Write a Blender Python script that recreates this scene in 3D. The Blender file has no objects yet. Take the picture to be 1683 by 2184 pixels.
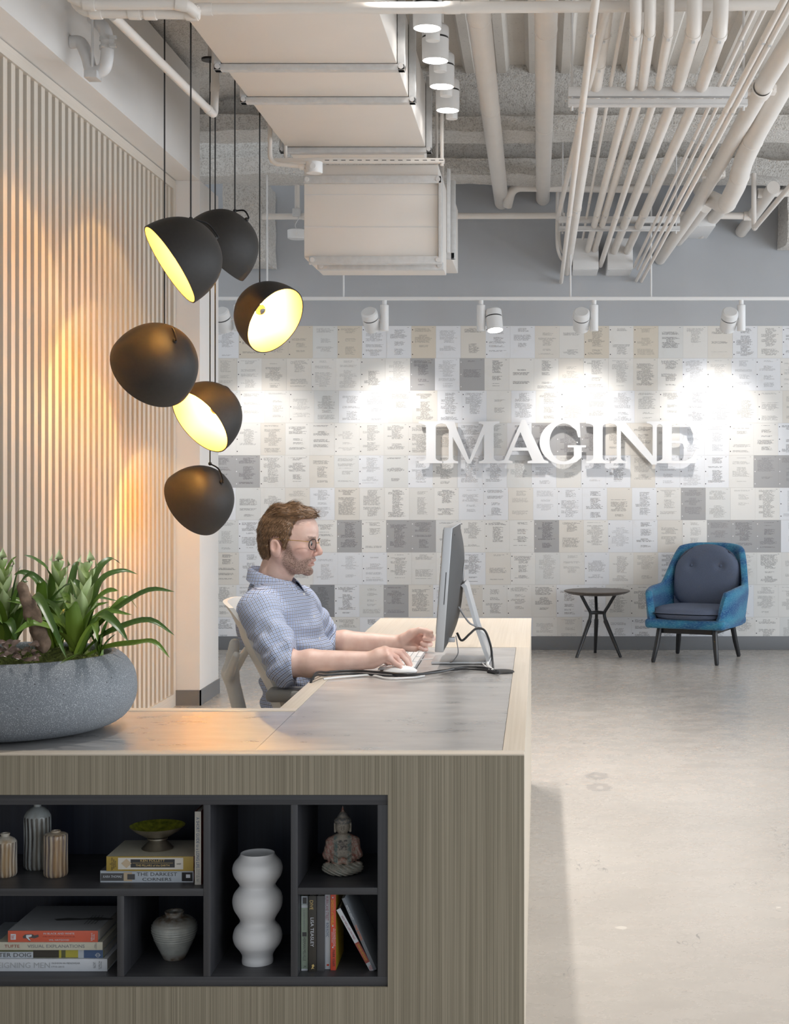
import bpy, bmesh, math, random
import numpy as np
from mathutils import Vector, Matrix, Euler

SC = bpy.context.scene
C = SC.collection
random.seed(7)
RNG = np.random.RandomState(7)

# ------------------------------------------------------------------ camera
F = 3200.0; CX = 1149.0; CY = 1017.0; EYE = 1.37          # focal length and principal point in pixels of 1683x2184, eye height
cam_d = bpy.data.cameras.new('camera'); cam = bpy.data.objects.new('camera', cam_d); C.objects.link(cam)
cam.location = (0, 0, EYE); cam.rotation_euler = (math.pi / 2, 0, 0)
cam_d.sensor_fit = 'AUTO'; cam_d.sensor_width = 36.0
cam_d.lens = F / 2184 * 36.0
cam_d.shift_x = -(CX - 841.5) / 2184
cam_d.shift_y = -(1092 - CY) / 2184
cam_d.clip_start = 0.05; cam_d.clip_end = 200
SC.camera = cam

# ------------------------------------------------------------------ daylight and exposure
SC.view_settings.view_transform = 'Standard'; SC.view_settings.look = 'None'
SC.view_settings.gamma = 1.0; SC.view_settings.use_curve_mapping = False
SC.view_settings.exposure = 0.33
SC.cycles.max_bounces = 7; SC.cycles.glossy_bounces = 3; SC.cycles.transmission_bounces = 4
world = bpy.data.worlds.new('daylight'); SC.world = world; world.use_nodes = True
bg = world.node_tree.nodes['Background']
bg.inputs[0].default_value = (0.90, 0.95, 1.0, 1); bg.inputs[1].default_value = 0.62

# daylight through the tall windows of the right-hand wall (outside the picture)
wl = bpy.data.lights.new('window_daylight', 'AREA'); wl.shape = 'RECTANGLE'; wl.size = 14.0; wl.size_y = 2.7; wl.energy = 285.0; wl.color = (.86, .93, 1.0)
wlo = bpy.data.objects.new('window_daylight', wl); C.objects.link(wlo); wlo.location = (4.92, 3.9, 1.6); wlo.rotation_euler = (math.pi / 2, 0, math.pi / 2)

DOWN_W = 82.0      # watts of a ceiling track head
WALL_W = 39.0      # watts of a wall-washing track head
BULB_L = 820.0      # radiance of a pendant bulb
COOL = (1.0, 0.955, 0.90)
WARM = (1.0, 0.62, 0.22)

def px(x, y, Y):
    """photo pixel at depth Y -> point in the room"""
    return Vector(((x - CX) / F * Y, Y, EYE + (CY - y) / F * Y))
def pxh(x, y, h):
    """photo pixel on the horizontal plane at height h"""
    Y = (h - EYE) * F / (CY - y)
    return Vector(((x - CX) / F * Y, Y, h))

# ------------------------------------------------------------------ object helpers
def tag(o, label=None, cat=None, group=None, kind=None):
    if label: o['label'] = label
    if cat: o['category'] = cat
    if group: o['group'] = group
    if kind: o['kind'] = kind
    return o
def thing(name, label, cat, loc=(0, 0, 0), group=None, rz=0.0):
    o = bpy.data.objects.new(name, None); C.objects.link(o)
    o.empty_display_size = 0.05
    o.location = loc; o.rotation_euler = (0, 0, rz)
    return tag(o, label, cat, group)
def root_matrix(p):
    m = Matrix.Identity(4)
    while p is not None:
        loc = Matrix.Translation(p.location) @ p.rotation_euler.to_matrix().to_4x4()
        m = loc @ m; p = p.parent
    return m
def link(name, me, mat=None, parent=None, world_co=True):
    o = bpy.data.objects.new(name, me); C.objects.link(o)
    if mat is not None and len(me.materials) == 0:
        for m in (mat if isinstance(mat, (list, tuple)) else [mat]): me.materials.append(m)
    if parent is not None:
        o.parent = parent
        if world_co:
            me.transform(root_matrix(parent).inverted())
    return o

class MB:
    """collects geometry, then becomes ONE mesh object"""
    def __init__(s): s.v = []; s.f = []; s.m = []
    def add(s, vs, fs, mi=0):
        b = len(s.v); s.v += [tuple(v) for v in vs]; s.f += [tuple(i + b for i in f) for f in fs]; s.m += [mi] * len(fs); return s
    def box(s, x0, x1, y0, y1, z0, z1, bev=0.0, mi=0, M=None):
        x0, x1 = min(x0, x1), max(x0, x1); y0, y1 = min(y0, y1), max(y0, y1); z0, z1 = min(z0, z1), max(z0, z1)
        if bev <= 0:
            vs = [(x, y, z) for x in (x0, x1) for y in (y0, y1) for z in (z0, z1)]
            fs = [(0, 1, 3, 2), (4, 6, 7, 5), (0, 4, 5, 1), (2, 3, 7, 6), (0, 2, 6, 4), (1, 5, 7, 3)]
        else:
            bm = bmesh.new(); bmesh.ops.create_cube(bm, size=1)
            for v in bm.verts: v.co = ((x0 + x1) / 2 + v.co.x * (x1 - x0), (y0 + y1) / 2 + v.co.y * (y1 - y0), (z0 + z1) / 2 + v.co.z * (z1 - z0))
            bmesh.ops.bevel(bm, geom=bm.edges[:], offset=bev, segments=2, profile=0.6, affect='EDGES')
            bm.verts.index_update(); vs = [tuple(v.co) for v in bm.verts]; fs = [tuple(v.index for v in f.verts) for f in bm.faces]; bm.free()
        if M is not None: vs = [tuple(M @ Vector(v)) for v in vs]
        return s.add(vs, fs, mi)
    def tube(s, pts, r, seg=12, caps=True, mi=0):
        pts = [Vector(p) for p in pts]; n = len(pts)
        rs = r if isinstance(r, (list, tuple)) else [r] * n
        t0 = (pts[1] - pts[0]).normalized()
        up = Vector((0, 0, 1)) if abs(t0.z) < .9 else Vector((1, 0, 0))
        u = t0.cross(up).normalized(); vs = []; fs = []
        for i in range(n):
            t = ((pts[min(i + 1, n - 1)] - pts[i]).normalized() + (pts[i] - pts[max(i - 1, 0)]).normalized())
            t = t.normalized() if t.length > 1e-9 else t0
            u = (u - t * u.dot(t)).normalized(); w = t.cross(u)
            for k in range(seg):
                a = 2 * math.pi * k / seg
                vs.append(pts[i] + (u * math.cos(a) + w * math.sin(a)) * rs[i])
        for i in range(n - 1):
            for k in range(seg):
                a = i * seg + k; b = i * seg + (k + 1) % seg
                fs.append((a, b, b + seg, a + seg))
        if caps:
            fs.append(tuple(range(seg - 1, -1, -1))); fs.append(tuple((n - 1) * seg + k for k in range(seg)))
        return s.add(vs, fs, mi)
    def cyl(s, p0, p1, r, r1=None, seg=16, mi=0):
        return s.tube([p0, p1], [r, r if r1 is None else r1], seg, True, mi)
    def lathe(s, prof, seg=32, M=None, mi=0, rfun=None):
        vs = []; fs = []; n = len(prof)
        for i, (r, z) in enumerate(prof):
            for k in range(seg):
                a = 2 * math.pi * k / seg
                rr = r * (rfun(a, z) if rfun else 1)
                vs.append((rr * math.cos(a), rr * math.sin(a), z))
        for i in range(n - 1):
            for k in range(seg):
                a = i * seg + k; b = i * seg + (k + 1) % seg
                fs.append((a, b, b + seg, a + seg))
        if M is not None: vs = [tuple(M @ Vector(v)) for v in vs]
        return s.add(vs, fs, mi)
    def ball(s, c, r, seg=16, M=None, mi=0):
        rr = r if isinstance(r, (list, tuple)) else (r, r, r)
        T = Matrix.Translation(c) @ (M if M is not None else Matrix.Identity(4)) @ Matrix.Diagonal((*rr, 1))
        n = seg // 2
        return s.lathe([(math.sin(math.pi * i / n) if 0 < i < n else 0, -math.cos(math.pi * i / n)) for i in range(n + 1)], seg, T, mi)
    def grid(s, fn, nu, nv, mi=0, closed_u=False):
        vs = [fn(i / (nu - 1) if not closed_u else i / nu, j / (nv - 1)) for i in range(nu) for j in range(nv)]
        fs = []
        for i in range(nu if closed_u else nu - 1):
            for j in range(nv - 1):
                a = i * nv + j; b = ((i + 1) % nu) * nv + j
                fs.append((a, b, b + 1, a + 1))
        return s.add(vs, fs, mi)
    def mesh(s, name, smooth=35, weld=True):
        me = bpy.data.meshes.new(name); me.from_pydata(s.v, [], s.f)
        if any(s.m): me.polygons.foreach_set('material_index', s.m)
        if weld:
            bm = bmesh.new(); bm.from_mesh(me); bmesh.ops.remove_doubles(bm, verts=bm.verts, dist=1e-6)
            bmesh.ops.dissolve_degenerate(bm, dist=1e-7, edges=bm.edges); bmesh.ops.recalc_face_normals(bm, faces=bm.faces); bm.to_mesh(me); bm.free()
        if smooth:
            me.shade_smooth(); me.set_sharp_from_angle(angle=math.radians(smooth))
        me.update(); return me
    def build(s, name, mat, parent=None, smooth=35, world_co=True, weld=True):
        return link(name, s.mesh(name, smooth, weld), mat, parent, world_co)

def basis(n, up=(0, 0, 1)):
    """matrix whose z axis is n"""
    n = Vector(n).normalized(); up = Vector(up)
    x = up.cross(n)
    x = x.normalized() if x.length > 1e-4 else Vector((1, 0, 0))
    y = n.cross(x)
    return Matrix((x, y, n)).transposed().to_4x4()
def smoothpath(pts, n=8):
    """Catmull-Rom through the points"""
    P = [Vector(p) for p in pts]; P = [P[0] * 2 - P[1]] + P + [P[-1] * 2 - P[-2]]; out = []
    for i in range(1, len(P) - 2):
        for k in range(n):
            t = k / n
            out.append(0.5 * ((2 * P[i]) + (P[i + 1] - P[i - 1]) * t + (2 * P[i - 1] - 5 * P[i] + 4 * P[i + 1] - P[i + 2]) * t * t + (3 * P[i] - P[i - 1] - 3 * P[i + 1] + P[i + 2]) * t ** 3))
    out.append(P[-2]); return out
def bendpath(pts, r, n=6):
    """polyline whose corners are rounded with radius r (pipe elbows)"""
    P = [Vector(p) for p in pts]; out = [P[0]]
    for i in range(1, len(P) - 1):
        a = (P[i - 1] - P[i]); b = (P[i + 1] - P[i]); d = min(r, a.length * .49, b.length * .49)
        p0 = P[i] + a.normalized() * d; p1 = P[i] + b.normalized() * d
        for k in range(n + 1):
            t = k / n; out.append(p0 * (1 - t) ** 2 + P[i] * 2 * t * (1 - t) + p1 * t * t)
    out.append(P[-1]); return out

def copy_tree(o, parent=None):
    c = o.copy(); C.objects.link(c)
    if parent is not None: c.parent = parent
    for ch in list(o.children): copy_tree(ch, c)
    return c

def text_mesh(body, center, r, u, w, h, mat, parent, name='lettering', fit='both', shear=0.0, ext=0.0):
    """flat printed lettering of width w and height h in the plane of r (reading direction) and u (up)"""
    cu = bpy.data.curves.new('t', 'FONT'); cu.body = body; cu.align_x = 'CENTER'; cu.resolution_u = 2; cu.shear = shear; cu.extrude = ext
    cu.space_line = 0.85
    o = bpy.data.objects.new('t', cu); C.objects.link(o)
    me = bpy.data.meshes.new_from_object(o.evaluated_get(bpy.context.evaluated_depsgraph_get()))
    bpy.data.objects.remove(o); bpy.data.curves.remove(cu)
    n = len(me.vertices); co = np.zeros(n * 3); me.vertices.foreach_get('co', co); co = co.reshape(-1, 3)
    lo = co.min(0); hi = co.max(0); c = (lo + hi) / 2; sz = np.maximum(hi - lo, 1e-9)
    sx = w / sz[0]; sy = h / sz[1]
    if fit == 'keep': sx = sy = min(sx, sy)
    r = np.array(Vector(r).normalized()); u = np.array(Vector(u).normalized()); nn = np.cross(r, u)
    out = np.array(center)[None] + np.outer((co[:, 0] - c[0]) * sx, r) + np.outer((co[:, 1] - c[1]) * sy, u) + np.outer(co[:, 2], nn)
    me.vertices.foreach_set('co', out.ravel()); me.update()
    me.name = name
    return link(name, me, mat, parent)

# ------------------------------------------------------------------ smooth solids: signed distances meshed by sparse surface nets
def sdf_mesh(name, f, lo, hi, h, smooth=True):
    lo = np.array(lo, float); hi = np.array(hi, float); B = 8
    nb = np.ceil((hi - lo) / (B * h)).astype(int)
    gi = np.stack(np.meshgrid(*[np.arange(k) for k in nb], indexing='ij'), -1).reshape(-1, 3)
    d = f(lo + (gi + .5) * B * h)
    gi = gi[np.abs(d) < .5 * math.sqrt(3) * B * h * 1.35 + h]
    loc = np.stack(np.meshgrid(*[np.arange(B + 1)] * 3, indexing='ij'), -1).reshape(-1, 3)
    keys = []; pos = []; quads = []
    N = (nb * B + 2).astype(np.int64)
    key = lambda c: ((c[..., 0] + 1) * (N[1] + 2) + (c[..., 1] + 1)) * (N[2] + 2) + (c[..., 2] + 1)
    CH = 400
    for s in range(0, len(gi), CH):
        g = gi[s:s + CH]
        P = lo + (g[:, None, :] * B + loc[None]) * h
        D = f(P.reshape(-1, 3)).reshape(len(g), B + 1, B + 1, B + 1)
        S = D < 0
        cs = [S[:, a:a + B, b:b + B, c:c + B] for a in (0, 1) for b in (0, 1) for c in (0, 1)]
        cnt = sum(x.astype(np.int8) for x in cs)
        act = np.argwhere((cnt > 0) & (cnt < 8))
        if len(act):
            b_, i, j, k = act.T
            corner = {(a, b, c): D[b_, i + a, j + b, k + c] for a in (0, 1) for b in (0, 1) for c in (0, 1)}
            acc = np.zeros((len(act), 3)); num = np.zeros(len(act))
            for ax in range(3):
                for o1 in (0, 1):
                    for o2 in (0, 1):
                        p0 = [0, 0, 0]; others = [q for q in range(3) if q != ax]
                        p0[others[0]] = o1; p0[others[1]] = o2; p1 = list(p0); p1[ax] = 1
                        d0 = corner[tuple(p0)]; d1 = corner[tuple(p1)]
                        m = (d0 < 0) != (d1 < 0)
                        t = np.where(m, d0 / np.where(m, d0 - d1, 1), 0)
                        q = np.array(p0, float)[None].repeat(len(act), 0); q[:, ax] = t
                        acc += q * m[:, None]; num += m
            cell = g[b_] * B + act[:, 1:]
            keys.append(key(cell)); pos.append(lo + (cell + acc / num[:, None]) * h)
        for ax in range(3):
            sl0 = [slice(0, B)] * 3; sl1 = list(sl0); sl1[ax] = slice(1, B + 1)
            A = S[(slice(None), *sl0)]; Bq = S[(slice(None), *sl1)]
            e = np.argwhere(A != Bq)
            if not len(e): continue
            cell = g[e[:, 0]] * B + e[:, 1:]
            flip = A[tuple(e.T)]
            u = np.zeros(3, int); v = np.zeros(3, int); u[(ax + 1) % 3] = 1; v[(ax + 2) % 3] = 1
            q = np.stack([key(cell), key(cell - u), key(cell - u - v), key(cell - v)], 1)
            q[~flip] = q[~flip][:, ::-1]
            quads.append(q)
    K = np.concatenate(keys); Pp = np.concatenate(pos); Q = np.concatenate(quads)
    o = np.argsort(K); K = K[o]; Pp = Pp[o]
    idx = np.searchsorted(K, Q); idx = np.minimum(idx, len(K) - 1)
    ok = (K[idx] == Q).all(1); idx = idx[ok]
    me = bpy.data.meshes.new(name)
    me.vertices.add(len(Pp)); me.vertices.foreach_set('co', Pp.ravel())
    me.loops.add(idx.size); me.loops.foreach_set('vertex_index', idx.ravel().astype(np.int32))
    me.polygons.add(len(idx)); me.polygons.foreach_set('loop_start', np.arange(0, idx.size, 4, dtype=np.int32))
    me.update(calc_edges=True); me.validate()
    if smooth: me.shade_smooth()
    return me
def V3(*a): return np.array(a, float)
def s_rc(p, a, b, ra, rb):
    a = np.array(a, float); b = np.array(b, float); ba = b - a; pa = p - a
    t = np.clip(pa @ ba / max(ba @ ba, 1e-12), 0, 1)
    return np.linalg.norm(pa - t[:, None] * ba, axis=1) - (ra + (rb - ra) * t)
def s_ell(p, c, r, R=None):
    q = p - np.array(c, float)
    if R is not None: q = q @ R
    r = np.array(r, float); k0 = np.linalg.norm(q / r, axis=1); k1 = np.linalg.norm(q / (r * r), axis=1)
    return np.where(k1 > 1e-9, k0 * (k0 - 1) / np.maximum(k1, 1e-9), -r.min())
def s_box(p, c, hsz, rad, R=None):
    q = p - np.array(c, float)
    if R is not None: q = q @ R
    q = np.abs(q) - (np.array(hsz, float) - rad)
    return np.linalg.norm(np.maximum(q, 0), axis=1) + np.minimum(q.max(1), 0) - rad
def smin(a, b, k):
    h = np.clip(.5 + .5 * (b - a) / k, 0, 1); return b + (a - b) * h - k * h * (1 - h)
def smax(a, b, k): return -smin(-a, -b, k)
def s_poly(q, poly):
    """signed distance to a 2D polygon (negative inside)"""
    poly = np.array(poly, float); n = len(poly); d = np.full(len(q), 1e9); inside = np.zeros(len(q), bool)
    for i in range(n):
        a = poly[i]; b = poly[(i + 1) % n]; e = b - a; w = q - a
        t = np.clip(w @ e / (e @ e), 0, 1); d = np.minimum(d, ((w - t[:, None] * e) ** 2).sum(1))
        c = ((a[1] > q[:, 1]) != (b[1] > q[:, 1]))
        xs = (b[0] - a[0]) * (q[:, 1] - a[1]) / (b[1] - a[1] if b[1] != a[1] else 1e-9) + a[0]
        inside ^= c & (q[:, 0] < xs)
    d = np.sqrt(d); return np.where(inside, -d, d)
def wob(p, fr, seed=0):
    """cheap smooth noise in about [-1, 1]"""
    r = np.random.RandomState(seed); out = 0
    for k in range(4):
        w = r.normal(size=3); w /= np.linalg.norm(w); ph = r.uniform(0, 6.28); w2 = r.normal(size=3); w2 /= np.linalg.norm(w2)
        out = out + np.sin(p @ w * fr * (1 + .35 * k) + ph + 1.3 * np.sin(p @ w2 * fr * .6 + ph * 2))
    return out / 4

# ------------------------------------------------------------------ materials
class NT:
    """small wrapper to write node trees as expressions"""
    def __init__(s, name):
        s.mat = bpy.data.materials.new(name); s.mat.use_nodes = True; s.t = s.mat.node_tree
        s.b = s.t.nodes['Principled BSDF']; s.out = s.t.nodes['Material Output']
    def n(s, typ, **kw):
        nd = s.t.nodes.new(typ)
        for k, v in kw.items():
            if k.startswith('i_'):
                nm = k[2:]; nm = int(nm) if nm.isdigit() else nm
                s.set(nd.inputs[nm], v)
            else: setattr(nd, k, v)
        return nd
    def set(s, sock, v):
        if isinstance(v, bpy.types.NodeSocket): s.t.links.new(v, sock)
        else:
            if hasattr(sock.default_value, '__len__') and hasattr(v, '__len__') and len(sock.default_value) == 4 and len(v) == 3: v = (*v, 1)
            sock.default_value = v
    def math(s, op, a, b=None, c=None, clamp=False):
        nd = s.n('ShaderNodeMath', operation=op, use_clamp=clamp); s.set(nd.inputs[0], a)
        if b is not None: s.set(nd.inputs[1], b)
        if c is not None: s.set(nd.inputs[2], c)
        return nd.outputs[0]
    def ramp(s, fac, a0, a1, v0=0.0, v1=1.0):
        nd = s.n('ShaderNodeMapRange', clamp=True); s.set(nd.inputs[0], fac)
        for i, v in enumerate((a0, a1, v0, v1)): s.set(nd.inputs[i + 1], v)
        return nd.outputs[0]
    def mix(s, fac, a, b, mode='MIX'):
        nd = s.n('ShaderNodeMix', data_type='RGBA', blend_type=mode); s.set(nd.inputs[0], fac); s.set(nd.inputs[6], a); s.set(nd.inputs[7], b); return nd.outputs[2]
    def coord(s, kind='Object'): return s.n('ShaderNodeTexCoord').outputs[kind]
    def attr(s, name): return s.n('ShaderNodeAttribute', attribute_name=name)
    def mapping(s, v, scale=(1, 1, 1), loc=(0, 0, 0), rot=(0, 0, 0)):
        nd = s.n('ShaderNodeMapping'); s.set(nd.inputs['Vector'], v); nd.inputs['Scale'].default_value = scale; nd.inputs['Location'].default_value = loc; nd.inputs['Rotation'].default_value = rot; return nd.outputs[0]
    def noise(s, v, scale, detail=3, rough=.55, out=0):
        nd = s.n('ShaderNodeTexNoise', i_Vector=v, i_Scale=scale, i_Detail=detail, i_Roughness=rough); return nd.outputs[out]
    def xyz(s, v): return s.n('ShaderNodeSeparateXYZ', i_0=v).outputs
    def comb(s, x, y, z): return s.n('ShaderNodeCombineXYZ', i_0=x, i_1=y, i_2=z).outputs[0]
    def bump(s, hgt, strength=.3, dist=.002):
        nd = s.n('ShaderNodeBump', i_Height=hgt, i_Strength=strength, i_Distance=dist); s.set(s.b.inputs['Normal'], nd.outputs[0]); return s
    def col(s, v): s.set(s.b.inputs['Base Color'], v); return s
    def rough(s, v): s.set(s.b.inputs['Roughness'], v); return s
    def metal(s, v): s.set(s.b.inputs['Metallic'], v); return s

def plain(name, col, rough=.5, metal=0.0, noise=0.0, nscale=30.0, bump=0.0, coat=0.0):
    t = NT(name); t.rough(rough).metal(metal)
    if noise > 0 or bump > 0:
        nz = t.noise(t.coord(), nscale, 4)
        if noise > 0:
            t.col(t.mix(t.ramp(nz, .25, .75), tuple(c * (1 - noise) for c in col), tuple(min(1, c * (1 + noise)) for c in col)))
        else: t.col(col)
        if bump > 0: t.bump(nz, bump, .002)
    else: t.col(col)
    if coat: t.b.inputs['Coat Weight'].default_value = coat
    return t.mat
def emissive(name, col, strength):
    t = NT(name); t.col((0.8, 0.8, 0.8)); t.set(t.b.inputs['Emission Color'], col); t.b.inputs['Emission Strength'].default_value = strength; return t.mat
def wood(name, c0, c1, axis='Z', scale=1.0, rough=.5, grain=.5, along=1.2, across=160.0, low=.25):
    """fine straight grain along one axis"""
    t = NT(name); v = t.coord('Object')
    sc = {'X': (along, across, across), 'Y': (across, along, across), 'Z': (across, across, along)}[axis]
    sc = tuple(q * scale for q in sc)
    n1 = t.noise(t.mapping(v, sc), 1.0, 3, .6)
    sc2 = tuple(q * .22 for q in sc)
    n2 = t.noise(t.mapping(v, sc2, (3.1, 1.7, 5.3)), 1.0, 2, .5)
    f = t.math('ADD', t.math('MULTIPLY', n1, 1 - low), t.math('MULTIPLY', n2, low))
    t.col(t.mix(t.ramp(f, .5 - .22 / max(grain, .05) * .5, .5 + .22 / max(grain, .05) * .5), c0, c1)).rough(rough).bump(n1, .12, .0008)
    return t.mat

M = {}
M['paint_white'] = plain('white wall paint', (.80, .775, .75), .55, noise=.02, nscale=4)
M['paint_grey'] = plain('grey wall paint', (.46, .475, .50), .6, noise=.03, nscale=3)
M['baseboard'] = plain('grey vinyl base', (.17, .175, .185), .45)
M['pipe'] = plain('painted pipe', (.78, .735, .69), .42, noise=.03, nscale=6)
M['pipe_cool'] = plain('painted steel strut', (.70, .69, .685), .4, noise=.04, nscale=14)
M['duct'] = plain('painted duct board', (.80, .755, .71), .5, noise=.02, nscale=3)
M['duct_flange'] = plain('galvanised duct flange', (.66, .66, .66), .42, .25, noise=.08, nscale=30)
def spray():
    t = NT('sprayed fireproofing'); v = t.coord('Object')
    n1 = t.noise(v, 42, 6, .7); n2 = t.noise(v, 3.0, 3, .6); vo = t.n('ShaderNodeTexVoronoi', i_Vector=v, i_Scale=95.0).outputs[0]
    pit = t.ramp(t.math('ADD', t.math('MULTIPLY', n1, .7), t.math('MULTIPLY', vo, .35)), .34, .56)
    stain = t.ramp(n2, .58, .78)
    c = t.mix(pit, (.50, .465, .43), (.77, .745, .71)); c = t.mix(t.math('MULTIPLY', stain, .35), c, (.36, .31, .25)); t.col(c).rough(.9)
    h = t.math('ADD', n1, t.math('MULTIPLY', vo, .5)); t.bump(h, .9, .012); return t.mat
M['spray'] = spray()
def deckm():
    t = NT('painted metal deck'); v = t.coord('Object'); n = t.noise(v, 60, 5, .7); n2 = t.noise(v, 2.2, 2)
    c = t.mix(t.ramp(n, .60, .72), (.70, .655, .60), (.30, .27, .24)); c = t.mix(t.ramp(n2, .45, .7, 0, .25), c, (.5, .46, .42)); t.col(c).rough(.8).bump(n, .5, .004); return t.mat
M['deck'] = deckm()
def floorm():
    t = NT('polished concrete'); v = t.coord('Object')
    big = t.noise(v, .9, 4, .6); mid = t.noise(t.mapping(v, (1, 1.6, 1)), 5.5, 5, .65); fine = t.noise(v, 220, 2, .5)
    c = t.mix(t.ramp(big, .3, .7), (.455, .415, .375), (.56, .52, .475))
    c = t.mix(t.ramp(mid, .35, .7), t.mix(.22, c, (.36, .325, .29)), c)
    c = t.mix(t.ramp(fine, .58, .75, 0, .16), c, (.30, .28, .26))
    # pale chips
    vo = t.n('ShaderNodeTexVoronoi', i_Vector=t.mapping(v, (3.4, 3.4, 1)), i_Scale=1.0); dist = t.math('ADD', vo.outputs[0], t.math('MULTIPLY', t.noise(v, 26, 3), .13))
    pick = t.math('GREATER_THAN', t.xyz(vo.outputs[1])[0], .55)
    chip = t.math('MULTIPLY', t.math('LESS_THAN', dist, .112), pick)
    c = t.mix(t.math('MULTIPLY', chip, .55), c, (.74, .69, .62))
    # thin dark scuffs
    sv = t.mapping(v, (1.4, .35, 1), rot=(0, 0, .6)); w = t.noise(sv, 3.0, 4, .7)
    scr = t.math('LESS_THAN', t.math('ABSOLUTE', t.math('SUBTRACT', w, .5)), .0022)
    gate = t.ramp(t.noise(v, 2.6, 2), .56, .62)
    c = t.mix(t.math('MULTIPLY', t.math('MULTIPLY', scr, gate), .6), c, (.2, .19, .18))
    # two ring stains left by a removed fixture
    X, Y, Z = t.xyz(v)
    wobn = t.math('MULTIPLY', t.math('SUBTRACT', t.noise(v, 34, 3), .5), .05)
    for (sx, sy, r0, r1) in ((.268, 6.87, .012, .052), (.268, 6.62, .018, .055)):
        dx = t.math('SUBTRACT', X, sx); dy = t.math('MULTIPLY', t.math('SUBTRACT', Y, sy), .62)
        d = t.math('ADD', t.math('SQRT', t.math('ADD', t.math('MULTIPLY', dx, dx), t.math('MULTIPLY', dy, dy))), wobn)
        ring = t.math('MULTIPLY', t.math('GREATER_THAN', d, r0), t.math('LESS_THAN', d, r1))
        c = t.mix(t.math('MULTIPLY', ring, .55), c, (.30, .28, .265))
    t.col(c).rough(t.ramp(mid, .3, .7, .20, .34)); t.bump(mid, .04, .002)
    t.b.inputs['Specular IOR Level'].default_value = .45
    return t.mat
M['floor'] = floorm()
M['slat'] = wood('pale oak slat', (.60, .535, .455), (.73, .665, .585), 'Z', grain=.5, rough=.5)
M['slat_back'] = plain('slat backing board', (.30, .27, .23), .8)
M['slat_trim'] = wood('pale oak trim', (.62, .56, .49), (.72, .66, .585), 'Y', grain=.4)
M['desk_front_shaded'] = wood('rift oak veneer', (.20, .175, .125), (.35, .31, .235), 'Z', grain=.75, rough=.45, across=420, low=.10)  # same veneer as the side, darkened: the front's shade is in the colour
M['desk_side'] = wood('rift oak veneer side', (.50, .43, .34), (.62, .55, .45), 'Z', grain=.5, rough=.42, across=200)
M['desk_top'] = wood('pale oak desk edge', (.56, .49, .40), (.68, .61, .52), 'Y', grain=.55, rough=.32, across=150)
M['desk_top_x'] = wood('pale oak counter edge', (.56, .49, .40), (.68, .61, .52), 'X', grain=.55, rough=.32, across=150)
def zinc():
    t = NT('brushed zinc sheet'); v = t.coord('Object')
    n1 = t.noise(t.mapping(v, (3.0, 9.0, 1)), 1.6, 5, .65); n2 = t.noise(t.mapping(v, (5, 60, 1)), 2.0, 3, .6); n3 = t.noise(v, 2.1, 2)
    c = t.mix(t.ramp(n1, .3, .7), (.60, .585, .575), (.78, .765, .755)); c = t.mix(t.ramp(n2, .55, .8, 0, .12), c, (.50, .47, .44)); t.col(c)
    t.metal(.75); t.rough(t.ramp(t.math('ADD', n1, t.math('MULTIPLY', n3, .5)), .4, 1.0, .23, .38)); t.bump(n3, .02, .002); return t.mat
M['zinc'] = zinc()
M['shelf'] = wood('black stained oak', (.028, .029, .034), (.062, .063, .070), 'X', grain=.6, rough=.38, across=120)
M['shelf_v'] = wood('black stained oak upright', (.028, .029, .034), (.062, .063, .070), 'Z', grain=.6, rough=.38, across=120)
M['shelf_in'] = wood('stained oak lining with painted blue shade', (.008, .012, .028), (.018, .025, .050), 'Z', grain=.5, rough=.4, across=120)  # dark stained lining; daylight's blue cast and inner shade painted into its colour
M['shade_out'] = plain('matt black shade', (.020, .0185, .018), .60, noise=.12, nscale=60)
M['shade_in'] = plain('cream enamel with painted warm glow', (.82, .60, .22), .45)  # cream enamel turned amber: the bulb's warm glow is painted in
M['black'] = plain('black plastic', (.012, .012, .013), .45)
M['black_metal'] = plain('black metal', (.02, .02, .022), .35, .6)
M['chrome'] = plain('mirror bulb cap', (.45, .43, .41), .10, 1.0)
M['glow'] = emissive('lamp glass', WARM, BULB_L)
M['led'] = emissive('track lens', (1.0, .97, .92), 14.0)
M['white_metal'] = plain('white enamel', (.80, .80, .80), .35)
M['white_soft'] = plain('white plastic', (.78, .775, .76), .38)
M['chair_grey'] = plain('grey soft plastic', (.30, .30, .295), .5)
M['chair_white'] = plain('chair shell white', (.74, .735, .715), .35)
M['letter'] = plain('white letter', (.86, .86, .87), .5)
def screen_al(name, col, rough):
    return plain(name, col, rough, .85)
M['alu'] = screen_al('silver aluminium', (.62, .63, .65), .32)
M['mon_back'] = plain('dark monitor back', (.030, .028, .027), .5)
M['screen'] = plain('dark screen', (.01, .01, .012), .08)
M['key'] = plain('white keys', (.86, .86, .86), .4)
M['cable_black'] = plain('black cable', (.015, .015, .017), .4)
M['cable_white'] = plain('white cable', (.75, .75, .75), .4)
M['cable_grey'] = plain('grey cable', (.25, .25, .26), .4)
def stone():
    t = NT('dark cast stone'); v = t.coord('Object'); n = t.noise(v, 5, 4, .6); f = t.noise(v, 480, 2, .5); vo = t.n('ShaderNodeTexVoronoi', i_Vector=v, i_Scale=34.0).outputs[0]
    c = t.mix(t.ramp(n, .3, .7), (.105, .120, .140), (.160, .178, .20)); c = t.mix(t.ramp(f, .56, .68, 0, .75), c, (.50, .53, .56)); c = t.mix(t.ramp(f, .22, .38, .6, 0), c, (.04, .045, .05))
    pit = t.math('LESS_THAN', t.math('ADD', vo, t.math('MULTIPLY', t.noise(v, 60, 2), .10)), .115); c = t.mix(t.math('MULTIPLY', pit, .8), c, (.025, .027, .03))
    t.col(c).rough(.62).bump(t.math('SUBTRACT', f, pit), .25, .0015); return t.mat
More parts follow.
